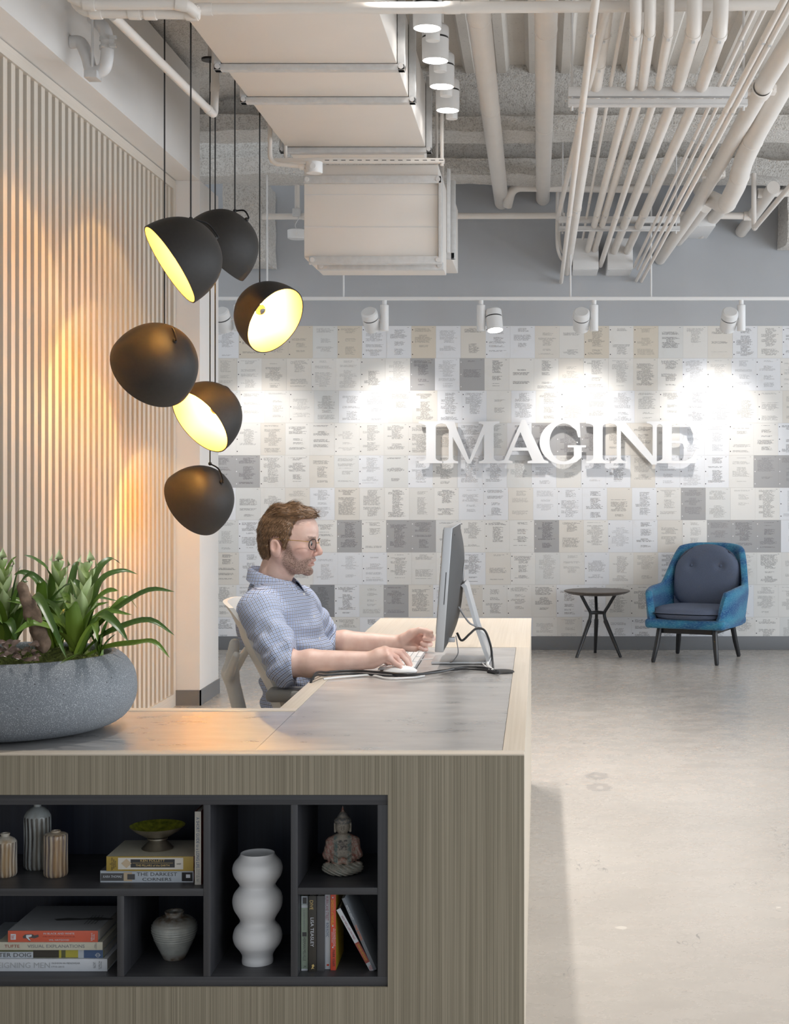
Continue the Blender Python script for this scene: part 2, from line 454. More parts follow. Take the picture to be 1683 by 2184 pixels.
M['stone'] = stone()
def leafm(name, c0, c1, c2):
    t = NT(name); u = t.attr('leaf'); L = t.xyz(u.outputs['Vector'])
    n = t.noise(t.coord(), 40, 2); c = t.mix(t.ramp(L[0], 0.05, .75), c0, c1); c = t.mix(t.ramp(t.math('ABSOLUTE', L[1]), 0, .35, .35, 0), c, c2); c = t.mix(t.ramp(n, .3, .8, 0, .3), c, c2)
    t.col(c).rough(.34); t.b.inputs['Subsurface Weight'].default_value = .0
    t.b.inputs['Transmission Weight'].default_value = 0; return t.mat
M['leaf'] = leafm('strap leaf', (.27, .37, .05), (.105, .205, .025), (.18, .28, .05))
M['leaf_dark'] = leafm('dark strap leaf', (.15, .24, .035), (.045, .11, .020), (.09, .165, .03))
M['bract'] = leafm('pale bract', (.30, .42, .12), (.56, .66, .36), (.46, .58, .26))
M['fittonia'] = leafm('veined small leaf', (.085, .065, .05), (.12, .085, .07), (.24, .15, .13))
M['moss'] = plain('moss', (.105, .125, .028), .95, noise=.7, nscale=90, bump=1.0)
M['bark'] = plain('driftwood bark', (.17, .115, .08), .9, noise=.6, nscale=45, bump=1.0)
def skinm():
    t = NT('skin'); v = t.coord('Object'); n = t.noise(v, 30, 3); b = t.attr('beard').outputs['Fac']; r = t.attr('red').outputs['Fac']
    c = t.mix(t.ramp(n, .3, .7), (.70, .46, .385), (.79, .56, .475)); c = t.mix(t.math('MULTIPLY', r, .55), c, (.58, .22, .18))
    st = t.ramp(t.noise(v, 330, 2, .7), .38, .62, .35, .95)
    c = t.mix(t.math('MULTIPLY', b, st), c, (.115, .062, .038)); t.col(c).rough(.45)
    t.b.inputs['Subsurface Weight'].default_value = .12; t.b.inputs['Subsurface Radius'].default_value = (.006, .003, .002)
    t.bump(t.noise(v, 260, 2), .06, .001); return t.mat
M['skin'] = skinm()
def hairm():
    t = NT('brown hair'); a = t.attr('flow').outputs['Vector']
    n = t.noise(t.mapping(a, (14, 330, 120)), 1.0, 3, .7); n2 = t.noise(t.mapping(a, (4, 60, 30)), 1.0, 2)
    f = t.math('ADD', t.math('MULTIPLY', n, .7), t.math('MULTIPLY', n2, .3)); t.col(t.mix(t.ramp(f, .33, .68), (.045, .022, .011), (.32, .18, .09))).rough(.45).bump(n, .7, .003); return t.mat
M['hair'] = hairm()
def plaid():
    t = NT('blue checked cotton'); a = t.attr('plaid').outputs['Vector']; X, Y, Z = t.xyz(a)
    wv = t.noise(t.coord(), 22, 2)
    def lines(c, period, w, ph=0.0):
        fr = t.math('FRACT', t.math('ADD', t.math('DIVIDE', c, period), ph)); return t.math('LESS_THAN', t.math('ABSOLUTE', t.math('SUBTRACT', fr, .5)), w)
    c = (.79, .82, .89)
    c = t.mix(t.math('MULTIPLY', lines(X, .0108, .22), .5), c, (.20, .30, .58)); c = t.mix(t.math('MULTIPLY', lines(Y, .0108, .22), .5), c, (.20, .30, .58))
    c = t.mix(t.math('MULTIPLY', lines(X, .0108, .085, .5), .85), c, (.05, .065, .15)); c = t.mix(t.math('MULTIPLY', lines(Y, .0108, .085, .5), .85), c, (.05, .065, .15))
    t.col(c).rough(.85).bump(t.noise(t.coord(), 500, 2), .1, .0006); return t.mat
M['plaid'] = plaid()
M['trouser'] = plain('dark navy trousers', (.02, .022, .035), .85, noise=.1, nscale=80)
M['shoe'] = plain('brown leather', (.05, .03, .02), .5)
M['gold'] = plain('gold wire', (.75, .52, .22), .25, 1.0)
M['glasses'] = plain('dark horn rim', (.02, .015, .013), .3)
def glassm():
    t = NT('lens glass'); t.col((.95, .95, .95)).rough(.02); t.b.inputs['Transmission Weight'].default_value = 1; t.b.inputs['IOR'].default_value = 1.2; return t.mat
M['lens'] = glassm()
def tweed():
    t = NT('blue melange wool'); v = t.coord('Object'); n = t.noise(t.mapping(v, (1.2, 1.2, 7)), 2.6, 3, .6); w = t.noise(t.mapping(v, (60, 60, 190)), 1.0, 2)
    big = t.n('ShaderNodeTexWave', i_Vector=t.mapping(v, (1, 1, 1), rot=(0, .45, 0)), i_Scale=2.6, i_Distortion=7.0, i_Detail=2.0); big.bands_direction = 'Z'
    c = t.mix(t.ramp(t.math('ADD', t.math('MULTIPLY', n, .5), t.math('MULTIPLY', big.outputs[1], .4)), .25, .75), (.009, .075, .215), (.035, .215, .345)); c = t.mix(t.ramp(w, .45, .7, 0, .45), c, (.16, .36, .46)); t.col(c).rough(.95).bump(w, .5, .002)
    t.b.inputs['Sheen Weight'].default_value = .15; return t.mat
M['tweed'] = tweed()
M['cushion'] = plain('slate wool', (.105, .128, .190), .95, noise=.18, nscale=300, bump=.25)
M['leg_black'] = plain('black stained ash', (.016, .017, .020), .32)
M['table_top'] = wood('dark walnut top', (.075, .058, .048), (.125, .10, .085), 'X', grain=.5, rough=.4)
M['vase'] = plain('matt white ceramic', (.76, .775, .80), .42, noise=.02, nscale=8)
def glaze(name, a, b, c, scale=(1, 1, 1), sc=30, rough=.2):
    t = NT(name); v = t.mapping(t.coord(), scale); n = t.noise(v, sc, 5, .65); n2 = t.noise(v, sc * .3, 3)
    k = t.mix(t.ramp(n, .35, .6), a, b); k = t.mix(t.ramp(n2, .52, .68), k, c); t.col(k).rough(rough); return t.mat
M['glaze_grey'] = glaze('ash grey glaze', (.14, .125, .11), (.40, .42, .42), (.30, .33, .33), (1, 1, .18), 60)
M['glaze_tan'] = glaze('tan striped glaze', (.20, .12, .055), (.46, .42, .35), (.20, .18, .17), (1, 1, .12), 70)
def flute(name, pale, dark, brown):
    """pale ridges, dark grooves (vertex attribute groove) with brown runs"""
    t = NT(name); g = t.attr('groove').outputs['Fac']; v = t.coord(); n = t.noise(t.mapping(v, (1, 1, .25)), 110, 4, .7); n2 = t.noise(t.mapping(v, (1, 1, .2)), 26, 3)
    k = t.ramp(t.math('ADD', g, t.math('MULTIPLY', t.math('SUBTRACT', n, .5), .9)), .3, .7); c = t.mix(k, pale, dark); c = t.mix(t.ramp(n2, .48, .66, 0, .75), c, brown); t.col(c).rough(.22); return t.mat
M['flute_grey'] = flute('grey fluted glaze', (.42, .455, .46), (.075, .068, .065), (.25, .23, .19))
M['flute_tan'] = flute('tan fluted glaze', (.50, .47, .41), (.13, .115, .115), (.34, .21, .085))
M['flute_brown'] = flute('brown fluted glaze', (.47, .40, .31), (.135, .12, .13), (.30, .17, .06))
def jarm():
    t = NT('celadon jar glaze'); v = t.coord(); Z = t.xyz(v)[2]; n = t.noise(v, 60, 4)
    c = t.mix(t.ramp(n, .35, .7), (.36, .38, .365), (.46, .475, .45)); e = t.math('ADD', t.ramp(Z, .078, .098), t.ramp(Z, .02, .004))
    c = t.mix(t.math('MULTIPLY', e, t.ramp(n, .35, .6, .3, 1)), c, (.17, .125, .09)); t.col(c).rough(.16); return t.mat
M['jar'] = jarm()
M['brass_dull'] = plain('dull pewter', (.22, .20, .16), .38, .7, noise=.2, nscale=40)
def enamel():
    t = NT('moss green enamel'); n = t.noise(t.coord(), 70, 5, .7); t.col(t.mix(t.ramp(n, .3, .7), (.07, .10, .015), (.42, .44, .05))).rough(.35); return t.mat
M['enamel'] = enamel()
def statuem():
    t = NT('worn painted plaster'); v = t.coord(); cc = t.attr('paint').outputs['Color']; n = t.noise(v, 160, 5, .75); n2 = t.noise(v, 420, 2)
    c = t.mix(t.ramp(n, .40, .62), cc, (.34, .30, .25)); c = t.mix(t.ramp(n2, .30, .42, .75, 0), c, (.06, .05, .045)); t.col(c).rough(.45).bump(n, .4, .0012); return t.mat
M['statue'] = statuem()
M['paper'] = plain('paper block', (.72, .70, .66), .8)
def cover(name, col, rough=.35, noise=.04): return plain(name, col, rough, noise=noise, nscale=40)

# ================================================================== THE SETTING
WALL_Y = 11.9; SLAT_X = -2.185; DECK_Z = 4.03
def struct(o): o['kind'] = 'structure'; return o

struct(MB().box(-6, 6, -3, 12.2, -.1, 0).build('floor', M['floor'], smooth=0))

# ceiling: ribbed metal deck, ribs running away from the camera
mb = MB(); xs = []; x = -1.62
while x < 6:
    xs += [(x, DECK_Z), (x + .10, DECK_Z), (x + .125, DECK_Z - .055), (x + .18, DECK_Z - .055)]; x += .205
prof = xs; n = len(prof)
vs = [(a, -3, b) for a, b in prof] + [(a, 12.1, b) for a, b in prof] + [(a, -3, b + .12) for a, b in prof] + [(a, 12.1, b + .12) for a, b in prof]
fs = [(i, i + 1, n + i + 1, n + i) for i in range(n - 1)] + [(2 * n + i, 3 * n + i, 3 * n + i + 1, 2 * n + i + 1) for i in range(n - 1)]
mb.add(vs, fs); deck = struct(mb.build('ceiling', M['deck'], smooth=0))

def lumpy(name, prof, x0, x1, step, amp, seed, mat, axis='X'):
    """a profile swept along an axis and made lumpy, like sprayed fireproofing"""
    rs = np.random.RandomState(seed); pts = []
    P = [np.array(p, float) for p in prof]
    fine = []
    for i in range(len(P)):
        a = P[i]; b = P[(i + 1) % len(P)]; k = max(1, int(np.linalg.norm(b - a) / .035))
        fine += [a + (b - a) * j / k for j in range(k)]
    nx = int((x1 - x0) / step) + 1; co = []
    for i in range(nx):
        t = x0 + (x1 - x0) * i / (nx - 1)
        for q in fine: co.append((t, q[0], q[1]) if axis == 'X' else (q[0], t, q[1]))
    co = np.array(co); d = np.stack([wob(co, 9, seed), wob(co, 9, seed + 1), wob(co, 9, seed + 2)], 1) * amp + np.stack([wob(co, 34, seed + 3), wob(co, 34, seed + 4), wob(co, 34, seed + 5)], 1) * amp * .45
    co = co + d; m = len(fine); f = []
    for i in range(nx - 1):
        for j in range(m): f.append((i * m + j, i * m + (j + 1) % m, (i + 1) * m + (j + 1) % m, (i + 1) * m + j))
    f.append(tuple(range(m))); f.append(tuple((nx - 1) * m + j for j in range(m - 1, -1, -1)))
    b = MB(); b.add(co, f); return b.build(name, mat, smooth=60)
def ibeam(y, z0, z1, w=.30, web=.10, fl=.13):
    return [(y - w / 2, z0), (y + w / 2, z0), (y + w / 2, z0 + fl), (y + web / 2, z0 + fl + .03), (y + web / 2, z1), (y - web / 2, z1), (y - web / 2, z0 + fl + .03), (y - w / 2, z0 + fl)]
struct(lumpy('beam_near', ibeam(9.75, 3.58, 4.06, .34, .12, .10), -4, 5, .06, .016, 3, M['spray']))
struct(lumpy('beam_far', ibeam(11.15, 3.575, 4.06, .40, .14, .12), -4, 5, .06, .018, 13, M['spray']))
struct(lumpy('beam_side', [(-2.9, 3.70), (-1.62, 3.86), (-1.62, 4.16), (-2.9, 4.16)], 1.0, 9.7, .10, .02, 23, M['spray'], 'Y'))
struct(lumpy('beam_stub', [(11.45, 3.02), (11.88, 3.02), (11.88, 3.62), (11.45, 3.62)], -2.41, -2.08, .05, .014, 33, M['spray']))
struct(lumpy('beam_stub_end', [(11.45, 3.16), (11.88, 3.16), (11.88, 3.62), (11.45, 3.62)], 1.90, 2.4, .05, .014, 43, M['spray']))

# back wall
wall_back = struct(MB().box(-4.5, 5, WALL_Y, WALL_Y + .15, 0, 4.1).build('wall_back', M['paint_grey'], smooth=0))
def sheetm():
    t = NT('typed sheet'); v = t.coord('Object'); oi = t.n('ShaderNodeObjectInfo'); X, Y, Z = t.xyz(v)
    u = t.math('DIVIDE', X, .197); w = t.math('DIVIDE', Z, .2566); seed = t.math('MULTIPLY', oi.outputs['Random'], 977.0)
    NL = 44.0; li = t.math('FLOOR', t.math('MULTIPLY', w, NL)); lf = t.math('FRACT', t.math('MULTIPLY', w, NL))
    def rnd(a, b): return t.n('ShaderNodeTexWhiteNoise', noise_dimensions='2D', i_Vector=t.comb(a, b, 0.0)).outputs[0]
    blk = t.math('FLOOR', t.math('DIVIDE', t.math('ADD', li, t.math('MULTIPLY', rnd(t.math('FLOOR', t.math('DIVIDE', li, 9.0)), seed), 4.0)), 3.6))
    rb = rnd(blk, seed); rb2 = rnd(blk, t.math('ADD', seed, 31.0)); rl = rnd(li, t.math('ADD', seed, 11.0))
    ink = t.math('LESS_THAN', t.math('ABSOLUTE', t.math('SUBTRACT', lf, .5)), .27)
    narrow = t.math('LESS_THAN', rb2, .62)
    u0 = t.math('ADD', .15, t.math('MULTIPLY', narrow, .17)); u1 = t.math('SUBTRACT', t.math('SUBTRACT', .86, t.math('MULTIPLY', narrow, .10)), t.math('MULTIPLY', rl, .18))
    rowon = t.math('GREATER_THAN', rb, .30)
    ch = t.math('GREATER_THAN', rnd(t.math('FLOOR', t.math('MULTIPLY', u, 62.0)), t.math('ADD', li, seed)), .20)
    inx = t.math('MULTIPLY', t.math('GREATER_THAN', u, u0), t.math('LESS_THAN', u, u1))
    iny = t.math('MULTIPLY', t.math('GREATER_THAN', w, t.math('ADD', .06, t.math('MULTIPLY', t.math('FRACT', t.math('MULTIPLY', seed, 1.37)), .16))), t.math('LESS_THAN', w, .93))
    m = t.math('MULTIPLY', t.math('MULTIPLY', ink, ch), t.math('MULTIPLY', t.math('MULTIPLY', inx, iny), rowon))
    num = t.math('MULTIPLY', t.math('MULTIPLY', t.math('GREATER_THAN', u, .84), t.math('LESS_THAN', u, .9)), t.math('MULTIPLY', t.math('GREATER_THAN', w, .945), t.math('LESS_THAN', w, .958)))
    m = t.math('MAXIMUM', m, num)
    n = t.noise(t.comb(t.math('ADD', X, seed), Y, Z), 9, 4, .6)
    paper = oi.outputs['Color']; stain = t.mix(.5, paper, (.50, .43, .33))
    c = t.mix(t.ramp(n, .55, .75, 0, .25), paper, stain)
    edge = t.math('MINIMUM', t.math('MINIMUM', u, t.math('SUBTRACT', 1.0, u)), t.math('MINIMUM', w, t.math('SUBTRACT', 1.0, w)))
    c = t.mix(t.math('MULTIPLY', t.math('LESS_THAN', edge, .012), .18), c, (.3, .28, .25))
    strength = t.math('ADD', .35, t.math('MULTIPLY', t.math('FRACT', t.math('MULTIPLY', seed, 3.11)), .45))
    c = t.mix(t.math('MULTIPLY', m, strength), c, (.085, .08, .085))
    for hz in (.12, .50, .88):
        dx = t.math('SUBTRACT', X, .011); dz = t.math('SUBTRACT', Z, hz * .2566)
        dd = t.math('SQRT', t.math('ADD', t.math('MULTIPLY', dx, dx), t.math('MULTIPLY', dz, dz)))
        c = t.mix(t.math('MULTIPLY', t.math('LESS_THAN', dd, .0042), t.math('GREATER_THAN', oi.outputs['Alpha'], .75)), c, (.02, .02, .025))
        c = t.mix(t.math('MULTIPLY', t.math('LESS_THAN', dd, .0042), t.math('LESS_THAN', oi.outputs['Alpha'], .25)), c, (.78, .78, .78))
    t.col(c).rough(.75); return t.mat
M['sheet'] = sheetm()
SW, SH = .197, .2566
sheet_me = MB().box(0, SW, -.0012, 0, 0, SH).mesh('paper_sheet', 0); sheet_me.materials.append(M['sheet'])
rs = random.Random(5); TOP = 2.567
grey_at = [(520, 1010), (735, 1150), (840, 1150), (890, 1150), (1160, 1150), (840, 1285), (900, 800), (1000, 800), (1540, 1150), (1590, 1150), (1640, 1150), (1140, 940), (1240, 940), (1660, 1010), (480, 1010), (1500, 1075)]
tan_at = [(545, 730), (600, 740), (900, 730), (660, 730), (1270, 730), (1400, 730), (740, 730)]
dark_at = [(680, 1290)]
for r in range(10):
    z1 = TOP - r * SH; x = -2.78 + rs.uniform(-.03, .03)
    while x < 2.55:
        cxp = CX + (x + SW / 2) / WALL_Y * F; cyp = CY - (z1 - SH / 2 - EYE) / WALL_Y * F
        near = lambda L: any(abs(cxp - a) < 27 and abs(cyp - b) < 35 for a, b in L)
        q = rs.random()
        if near(grey_at): col = (.40, .395, .40, 0.0)
        elif near(dark_at): col = (.26, .265, .28, .5)
        elif near(tan_at): col = (.68, .62, .53, 1.0)
        elif q < .33: col = (.77, .78, .81, 1.0 if rs.random() < .45 else .5)
        elif q < .76: k = rs.uniform(-.03, .03); col = (.755 + k, .74 + k, .715 + k, 1.0 if rs.random() < .3 else .5)
        elif q < .90: k = rs.uniform(-.04, .02); col = (.73 + k, .695 + k, .645 + k, .5)
        else: col = (.70, .70, .69, .5)
        o = bpy.data.objects.new('paper_sheet', sheet_me); C.objects.link(o); o.parent = wall_back
        o.location = (x, WALL_Y - rs.uniform(0, .0008), z1 - SH); o.color = col
        x += SW * rs.uniform(.985, 1.003)
# baseboards
bb = MB().box(-4.5, 5, WALL_Y - .016, WALL_Y, 0, .106, .003).build('baseboard_back', M['baseboard']); struct(bb)

# slatted wall on one side: backing, frame, one mesh per slat
wall_left = struct(MB().box(-2.4, -2.226, 0, 8.99, 0, 3.145).build('wall_left', M['slat_back'], smooth=0))
PITCH = .0942; SWD = .0475
sl_me = MB().box(-2.226, SLAT_X, 0, SWD, .075, 3.085).mesh('slat', 0); sl_me.materials.append(M['slat'])
y = 8.93 - .03 - SWD
while y > 3.6:
    o = bpy.data.objects.new('slat', sl_me); C.objects.link(o); o.parent = wall_left; o.location = (0, y, 0); y -= PITCH
MB().box(-2.226, SLAT_X + .012, 0, 8.93, 3.085, 3.14).build('frame_rail', M['slat_trim'], wall_left, smooth=0)
MB().box(-2.226, SLAT_X + .012, 0, 8.93, 0, .075).build('frame_rail', M['slat_trim'], wall_left, smooth=0)
MB().box(-2.226, SLAT_X + .012, 8.93, 8.985, 0, 3.14).build('frame_stile', M['slat'], wall_left, smooth=0)

# white soffit above the slats and the pier at its end
struct(MB().box(-3.2, -2.03, 0, 8.99, 3.145, 3.74, .004).build('trim_1', M['paint_white']))
struct(MB().box(-2.4, -2.03, 8.99, 9.51, 0, 3.145, .003).build('wall_pier', M['paint_white']))
pb = MB(); pb.box(-2.19, -2.022, 8.982, 8.99, 0, .092); pb.box(-2.03, -2.022, 8.982, 9.515, 0, .092); struct(pb.build('baseboard_pier', M['baseboard'], smooth=0))
struct(MB().box(-4.5, -2.4, 8.0, 8.1, 0, 4.0).build('wall_behind', M['paint_white'], smooth=0))

# window wall on the other side of the room, outside the picture
wr = MB(); wr.box(5.0, 5.15, -3, 12.05, 3.05, 4.1); wr.box(5.0, 5.15, -3, 12.05, 0, .18); struct(wr.build('wall_right', M['paint_white'], smooth=0))
for k in range(8):
    yk = -2.0 + k * 1.85; struct(MB().box(5.0, 5.1, yk - .05, yk + .05, .18, 3.05).build('trim_%d' % (k + 2), M['white_metal'], smooth=0))

# ================================================================== CEILING SERVICES
# ---- big air duct
duct = thing('air_duct', 'wide cream rectangular air duct running overhead towards the paper wall', 'duct', (-1.01, 7.0, 3.2))
DX0, DX1, DZ = -1.404, -.628, 3.2
y0s = [3.0, 5.02, 6.62, 7.14]       # panel joints
for a, b in ((3.0, 6.66), (6.66, 7.24), (7.24, 8.37)):
    MB().box(DX0, DX1, a, b, DZ, DZ + .36, .006).build('duct_section', M['duct'], duct)
for yy in (6.66, 7.24, 8.34):
    f = MB(); w = .045
    f.box(DX0 - .035, DX1 + .035, yy - .022, yy + .022, DZ - .030, DZ - .002, .003)
    f.box(DX0 - .035, DX0 - .003, yy - .022, yy + .022, DZ - .030, DZ + .39, .003)
    f.box(DX1 + .003, DX1 + .035, yy - .022, yy + .022, DZ - .030, DZ + .39, .003)
    fo = f.build('flange', M['duct_flange'], duct)
    for xx in (DX0 - .018, DX1 + .018): MB().cyl((xx, yy - .03, DZ - .014), (xx, yy - .018, DZ - .014), .012, seg=10).build('corner_bolt', M['pipe_cool'], fo)
# throat going down into the drop box
MB().box(DX0 + .02, DX1 - .01, 8.37, 8.56, DZ - .035, DZ + .34, .004).build('duct_throat', M['duct'], duct)
# drop box (frontal face)
box = thing('duct_drop_box', 'square cream duct drop box hanging below the overhead duct', 'duct', (-.95, 8.9, 2.62))
BX0, BX1, BZ0, BZ1, BY = -1.345, -.575, 2.625, 3.06, 8.60
MB().box(BX0, BX1, BY, BY + .75, BZ0, 3.16, .006).build('box_body', M['duct'], box)
for zz in (2.80, 2.985): MB().box(BX0, BX1, BY - .002, BY, zz, zz + .004).build('seam', M['pipe_cool'], box, smooth=0)
for k, (yy, zz) in enumerate(((8.60, 3.07), (8.605, BZ0 - .015), (8.74, BZ0 - .03))):
    f = MB(); f.box(BX0 - .0 + k * .03, BX1 + .02, yy - .03, yy + .015, zz - .022, zz + .022, .003)
    fo = f.build('flange', M['duct_flange'], box)
    for xx in (BX0 + .02 + k * .03, BX1): MB().cyl((xx, yy - .038, zz), (xx, yy - .028, zz), .014, seg=10).build('corner_bolt', M['pipe_cool'], fo)
MB().box(BX1 + .002, BX1 + .022, 8.57, 8.62, BZ0 - .03, 3.09, .003).build('flange', M['duct_flange'], box)
MB().box(BX1 + .03, BX1 + .05, 8.9, 8.95, 2.70, 3.2, .003).build('flange', M['duct_flange'], box)
for xx in (BX0 + .05, BX1 - .05): MB().cyl((xx, 9.2, 3.15), (xx, 9.2, 3.96), .008, seg=8).build('drop_rod', M['pipe'], box)
# second smaller duct behind it
d2 = thing('air_duct', 'small white duct end showing beyond the square drop box', 'duct', (-.5, 9.6, 2.7))
MB().box(-.72, -.56, 9.5, 10.4, 2.78, 3.22, .005).build('duct_section', M['duct'], d2)
MB().box(-.75, -.53, 9.46, 9.5, 2.745, 2.785, .003).build('flange', M['duct_flange'], d2); MB().box(-.555, -.525, 9.46, 9.5, 2.745, 3.24, .003).build('flange', M['duct_flange'], d2)
MB().cyl((-.64, 10.0, 3.2), (-.64, 10.0, 3.96), .008, seg=8).build('drop_rod', M['pipe'], d2)
# trapeze under the duct end: slotted rail with drop rods
tr = thing('trapeze_rail', 'slotted white strut rail crossing under the end of the duct', 'rail', (-.95, 8.30, 3.13))
MB().box(px(583, 0, 8.3).x, px(948, 0, 8.3).x, 8.28, 8.32, 3.105, 3.13, .002).build('rail', M['pipe'], tr)
for k in range(15): xx = -1.18 + k * .045; MB().box(xx, xx + .024, 8.2785, 8.281, 3.116, 3.119).build('slot', M['black'], tr, smooth=0)
for xx in (-1.40, -.535): MB().cyl((xx, 8.30, 3.09), (xx, 8.30, 3.96), .010, seg=10).build('drop_rod', M['pipe'], tr)
ob = thing('junction_box', 'round white junction box on a conduit below the duct end', 'box', px(670, 358, 8.2))
p = px(670, 358, 8.2)
MB().lathe([(0, -.03), (.043, -.03), (.047, -.024), (.047, .030), (0, .030)], 24, Matrix.Translation(p)).build('box_body', M['white_metal'], ob)
MB().cyl(p + Vector((0, -.05, 0)), p + Vector((0, -.044, 0)), .016, seg=14).build('knockout', M['white_metal'], ob)
cp = [px(576, 250, 8.2), px(576, 348, 8.2), px(655, 356, 8.2)]
cd = thing('conduit', 'thin white conduit bending down to the round junction box', 'conduit', cp[1]); MB().tube([cp[0] + Vector((0, 0, .5))] + bendpath(cp, .05), .013, 12).build('conduit_tube', M['pipe'], cd)
MB().cyl(cp[2] - Vector((.04, 0, 0)), cp[2] - Vector((.015, 0, 0)), .017, seg=12).build('coupling', M['pipe'], cd)

def pipe(name, label, cat, pts, r, bend=.12, seg=20, mat='pipe', cpl=(), cr=1.09, group=None, cl=.05):
    """a pipe with its couplings; cpl: fractions of the first-to-last run where a coupling sits"""
    P = [Vector(q) for q in pts]; t = thing(name, label, cat, P[0], group)
    path = bendpath(P, bend) if len(P) > 2 else P
    MB().tube(path, r, seg).build('pipe_run', M[mat], t)
    L = [0]
    for a, b in zip(path, path[1:]): L.append(L[-1] + (b - a).length)
    for f in cpl:
        d = f * L[-1]; i = max(k for k in range(len(L)) if L[k] <= d); i = min(i, len(path) - 2)
        dr = (path[i + 1] - path[i]).normalized(); c = path[i] + dr * (d - L[i])
        m = MB(); Mx = Matrix.Translation(c) @ basis(dr)
        m.lathe([(r, -cl), (r * cr, -cl), (r * cr * 1.03, -cl * .7), (r * cr * 1.03, cl * .7), (r * cr, cl), (r, cl)], seg, Mx); m.build('coupling', M[mat], t)
    return t
# ---- pipes crossing at the very top of the view
pipe('sprinkler_pipe', 'long horizontal white pipe crossing the top of the view', 'pipe', [px(395, 20, 5.6), px(1300, 14, 5.6), px(1750, 8, 5.6)], .0215, cpl=(.03, .42), cl=.03)
pipe('drain_pipe', 'short white drain pipe with wide couplings above the slatted wall', 'pipe', [px(150, -30, 5.56), px(172, 24, 5.56), px(425, 28, 5.56)], .024, bend=.06, cpl=(.28, .55, .66, .95), cl=.022, cr=1.16)
pipe('drain_pipe', 'upper white drain pipe turning into the crossing pipe', 'pipe', [px(150, -8, 5.50), px(185, 8, 5.50), px(395, 8, 5.50), px(420, 30, 5.54)], .022, bend=.05, cpl=(.16, .86), cl=.022, cr=1.16)
pipe('sprinkler_pipe', 'slanting white pipe below the soffit ending in an elbow', 'pipe', [px(240, 33, 5.9), px(457, 246, 7.49), px(460, 120, 7.49), px(460, 20, 7.49)], .020, bend=.04, cpl=(.70, .815), cl=.022)
# P-trap
P = [px(150, 90, 6.5), px(172, 92, 6.5), px(186, 120, 6.48), px(197, 152, 6.46), px(222, 146, 6.45), px(229, 110, 6.45), px(226, 70, 6.45), px(212, 50, 6.47), px(198, 38, 6.5)]
t = thing('drain_trap', 'white curved drain trap hanging beside the soffit', 'pipe', P[3])
MB().tube(smoothpath(P, 6), .028, 16).build('pipe_run', M['pipe_cool'], t)
for k in (102, 84):
    c = px(228, k, 6.45); MB().tube([c - Vector((0, 0, .008)), c + Vector((0, 0, .008))], .032, 16).build('clamp_band', M['duct_flange'], t)
    MB().box(c.x + .02, c.x + .05, c.y - .04, c.y - .025, c.z - .006, c.z + .006).build('clamp_screw', M['duct_flange'], t, smooth=0)
c = px(197, 160, 6.44); MB().box(c.x - .025, c.x + .03, c.y - .04, c.y + .04, c.z - .02, c.z + .012, .002).build('strut_clip', M['duct_flange'], t)
MB().cyl(c, c + Vector((0, 0, .75)), .006, seg=8).build('drop_rod', M['pipe_cool'], t)

# ---- the two large pipes running to the wall
pipe('water_pipe', 'large cream pipe beside the ceiling spotlights, running to the wall', 'pipe', [px(985, -260, 5.3), px(1021, 30, 6.9), px(1070, 432, WALL_Y - .02)], .056, bend=.02, cpl=(.25, .52), cr=1.012, cl=.004, seg=28)
pipe('water_pipe', 'large cream pipe in the middle of the ceiling, straight above the sign', 'pipe', [px(1172, -260, 5.3), px(1165, 30, 6.9), px(1158, 424, WALL_Y - .02)], .054, bend=.02, cpl=(.2, .28, .6), cr=1.012, cl=.004, seg=28)
pipe('water_pipe', 'horizontal cream pipe under the far beam, behind the conduit rack', 'pipe', [px(1082, 440, 11.5), px(1092, 398, 11.4), px(1400, 402, 11.4)], .037, bend=.08)
pipe('sprinkler_pipe', 'thin horizontal pipe along the grey wall behind the drop box', 'pipe', [px(560, 462, 11.35), px(1205, 460, 11.35)], .0235, cpl=(.14, .62), cl=.02)
pipe('sprinkler_pipe', 'thin horizontal pipe along the grey wall, beyond the conduit rack', 'pipe', [px(1420, 458, 11.35), px(1608, 461, 11.35)], .026, cpl=(.93,), cl=.03, cr=1.3)

# ---- conduit rack on two trapezes
def conduit(label, a, b, Ya, Yb, r, bendup=None, bands=(), cat='conduit', up=.90, name='conduit'):
    """from strut pixel a at depth Ya to end pixel b at depth Yb, carried on towards the camera"""
    A = px(*a, Ya); B = px(*b, Yb); d = (A - B).normalized()
    if bendup is not None:
        S = px(*bendup, 5.45); pts = [S + Vector((0, 0, up)), S, B]
        # keep the straight part through A
        pts = [S + Vector((.0, .0, up)), S, A, B]
    else:
        pts = [A + d * 2.6, A, B]
    t = thing(name, label, cat, B)
    path = bendpath(pts, .16, 8); MB().tube(path, r, 18).build('conduit_tube', M['pipe'], t)
    for (bx, by) in bands:
        # coupling at the given photo height
        for i in range(len(path) - 1):
            y0 = CY - (path[i].z - EYE) / path[i].y * F; y1 = CY - (path[i + 1].z - EYE) / path[i + 1].y * F
            if y0 <= by <= y1:
                k = (by - y0) / max(y1 - y0, 1e-6); c = path[i].lerp(path[i + 1], k); dr = (path[i + 1] - path[i]).normalized()
                MB().lathe([(r, -.012), (r * 1.1, -.012), (r * 1.1, .03), (r, .03)], 18, Matrix.Translation(c) @ basis(dr)).build('coupling', M['pipe'], t)
                MB().box(c.x - .006, c.x + .006, c.y - .004, c.y + .012, c.z - r * 1.35, c.z - r * 1.0).build('set_screw', M['duct_flange'], t, smooth=0); break
    return t
Y1, Y2, YE = 7.0, 10.5, 11.55
conduit('medium conduit running under the rack, lowest and furthest from the elbows', (1244, 215), (1197, 602), 6.6, WALL_Y - .02, .0155, bands=((0, 14), (0, 232), (0, 405)))
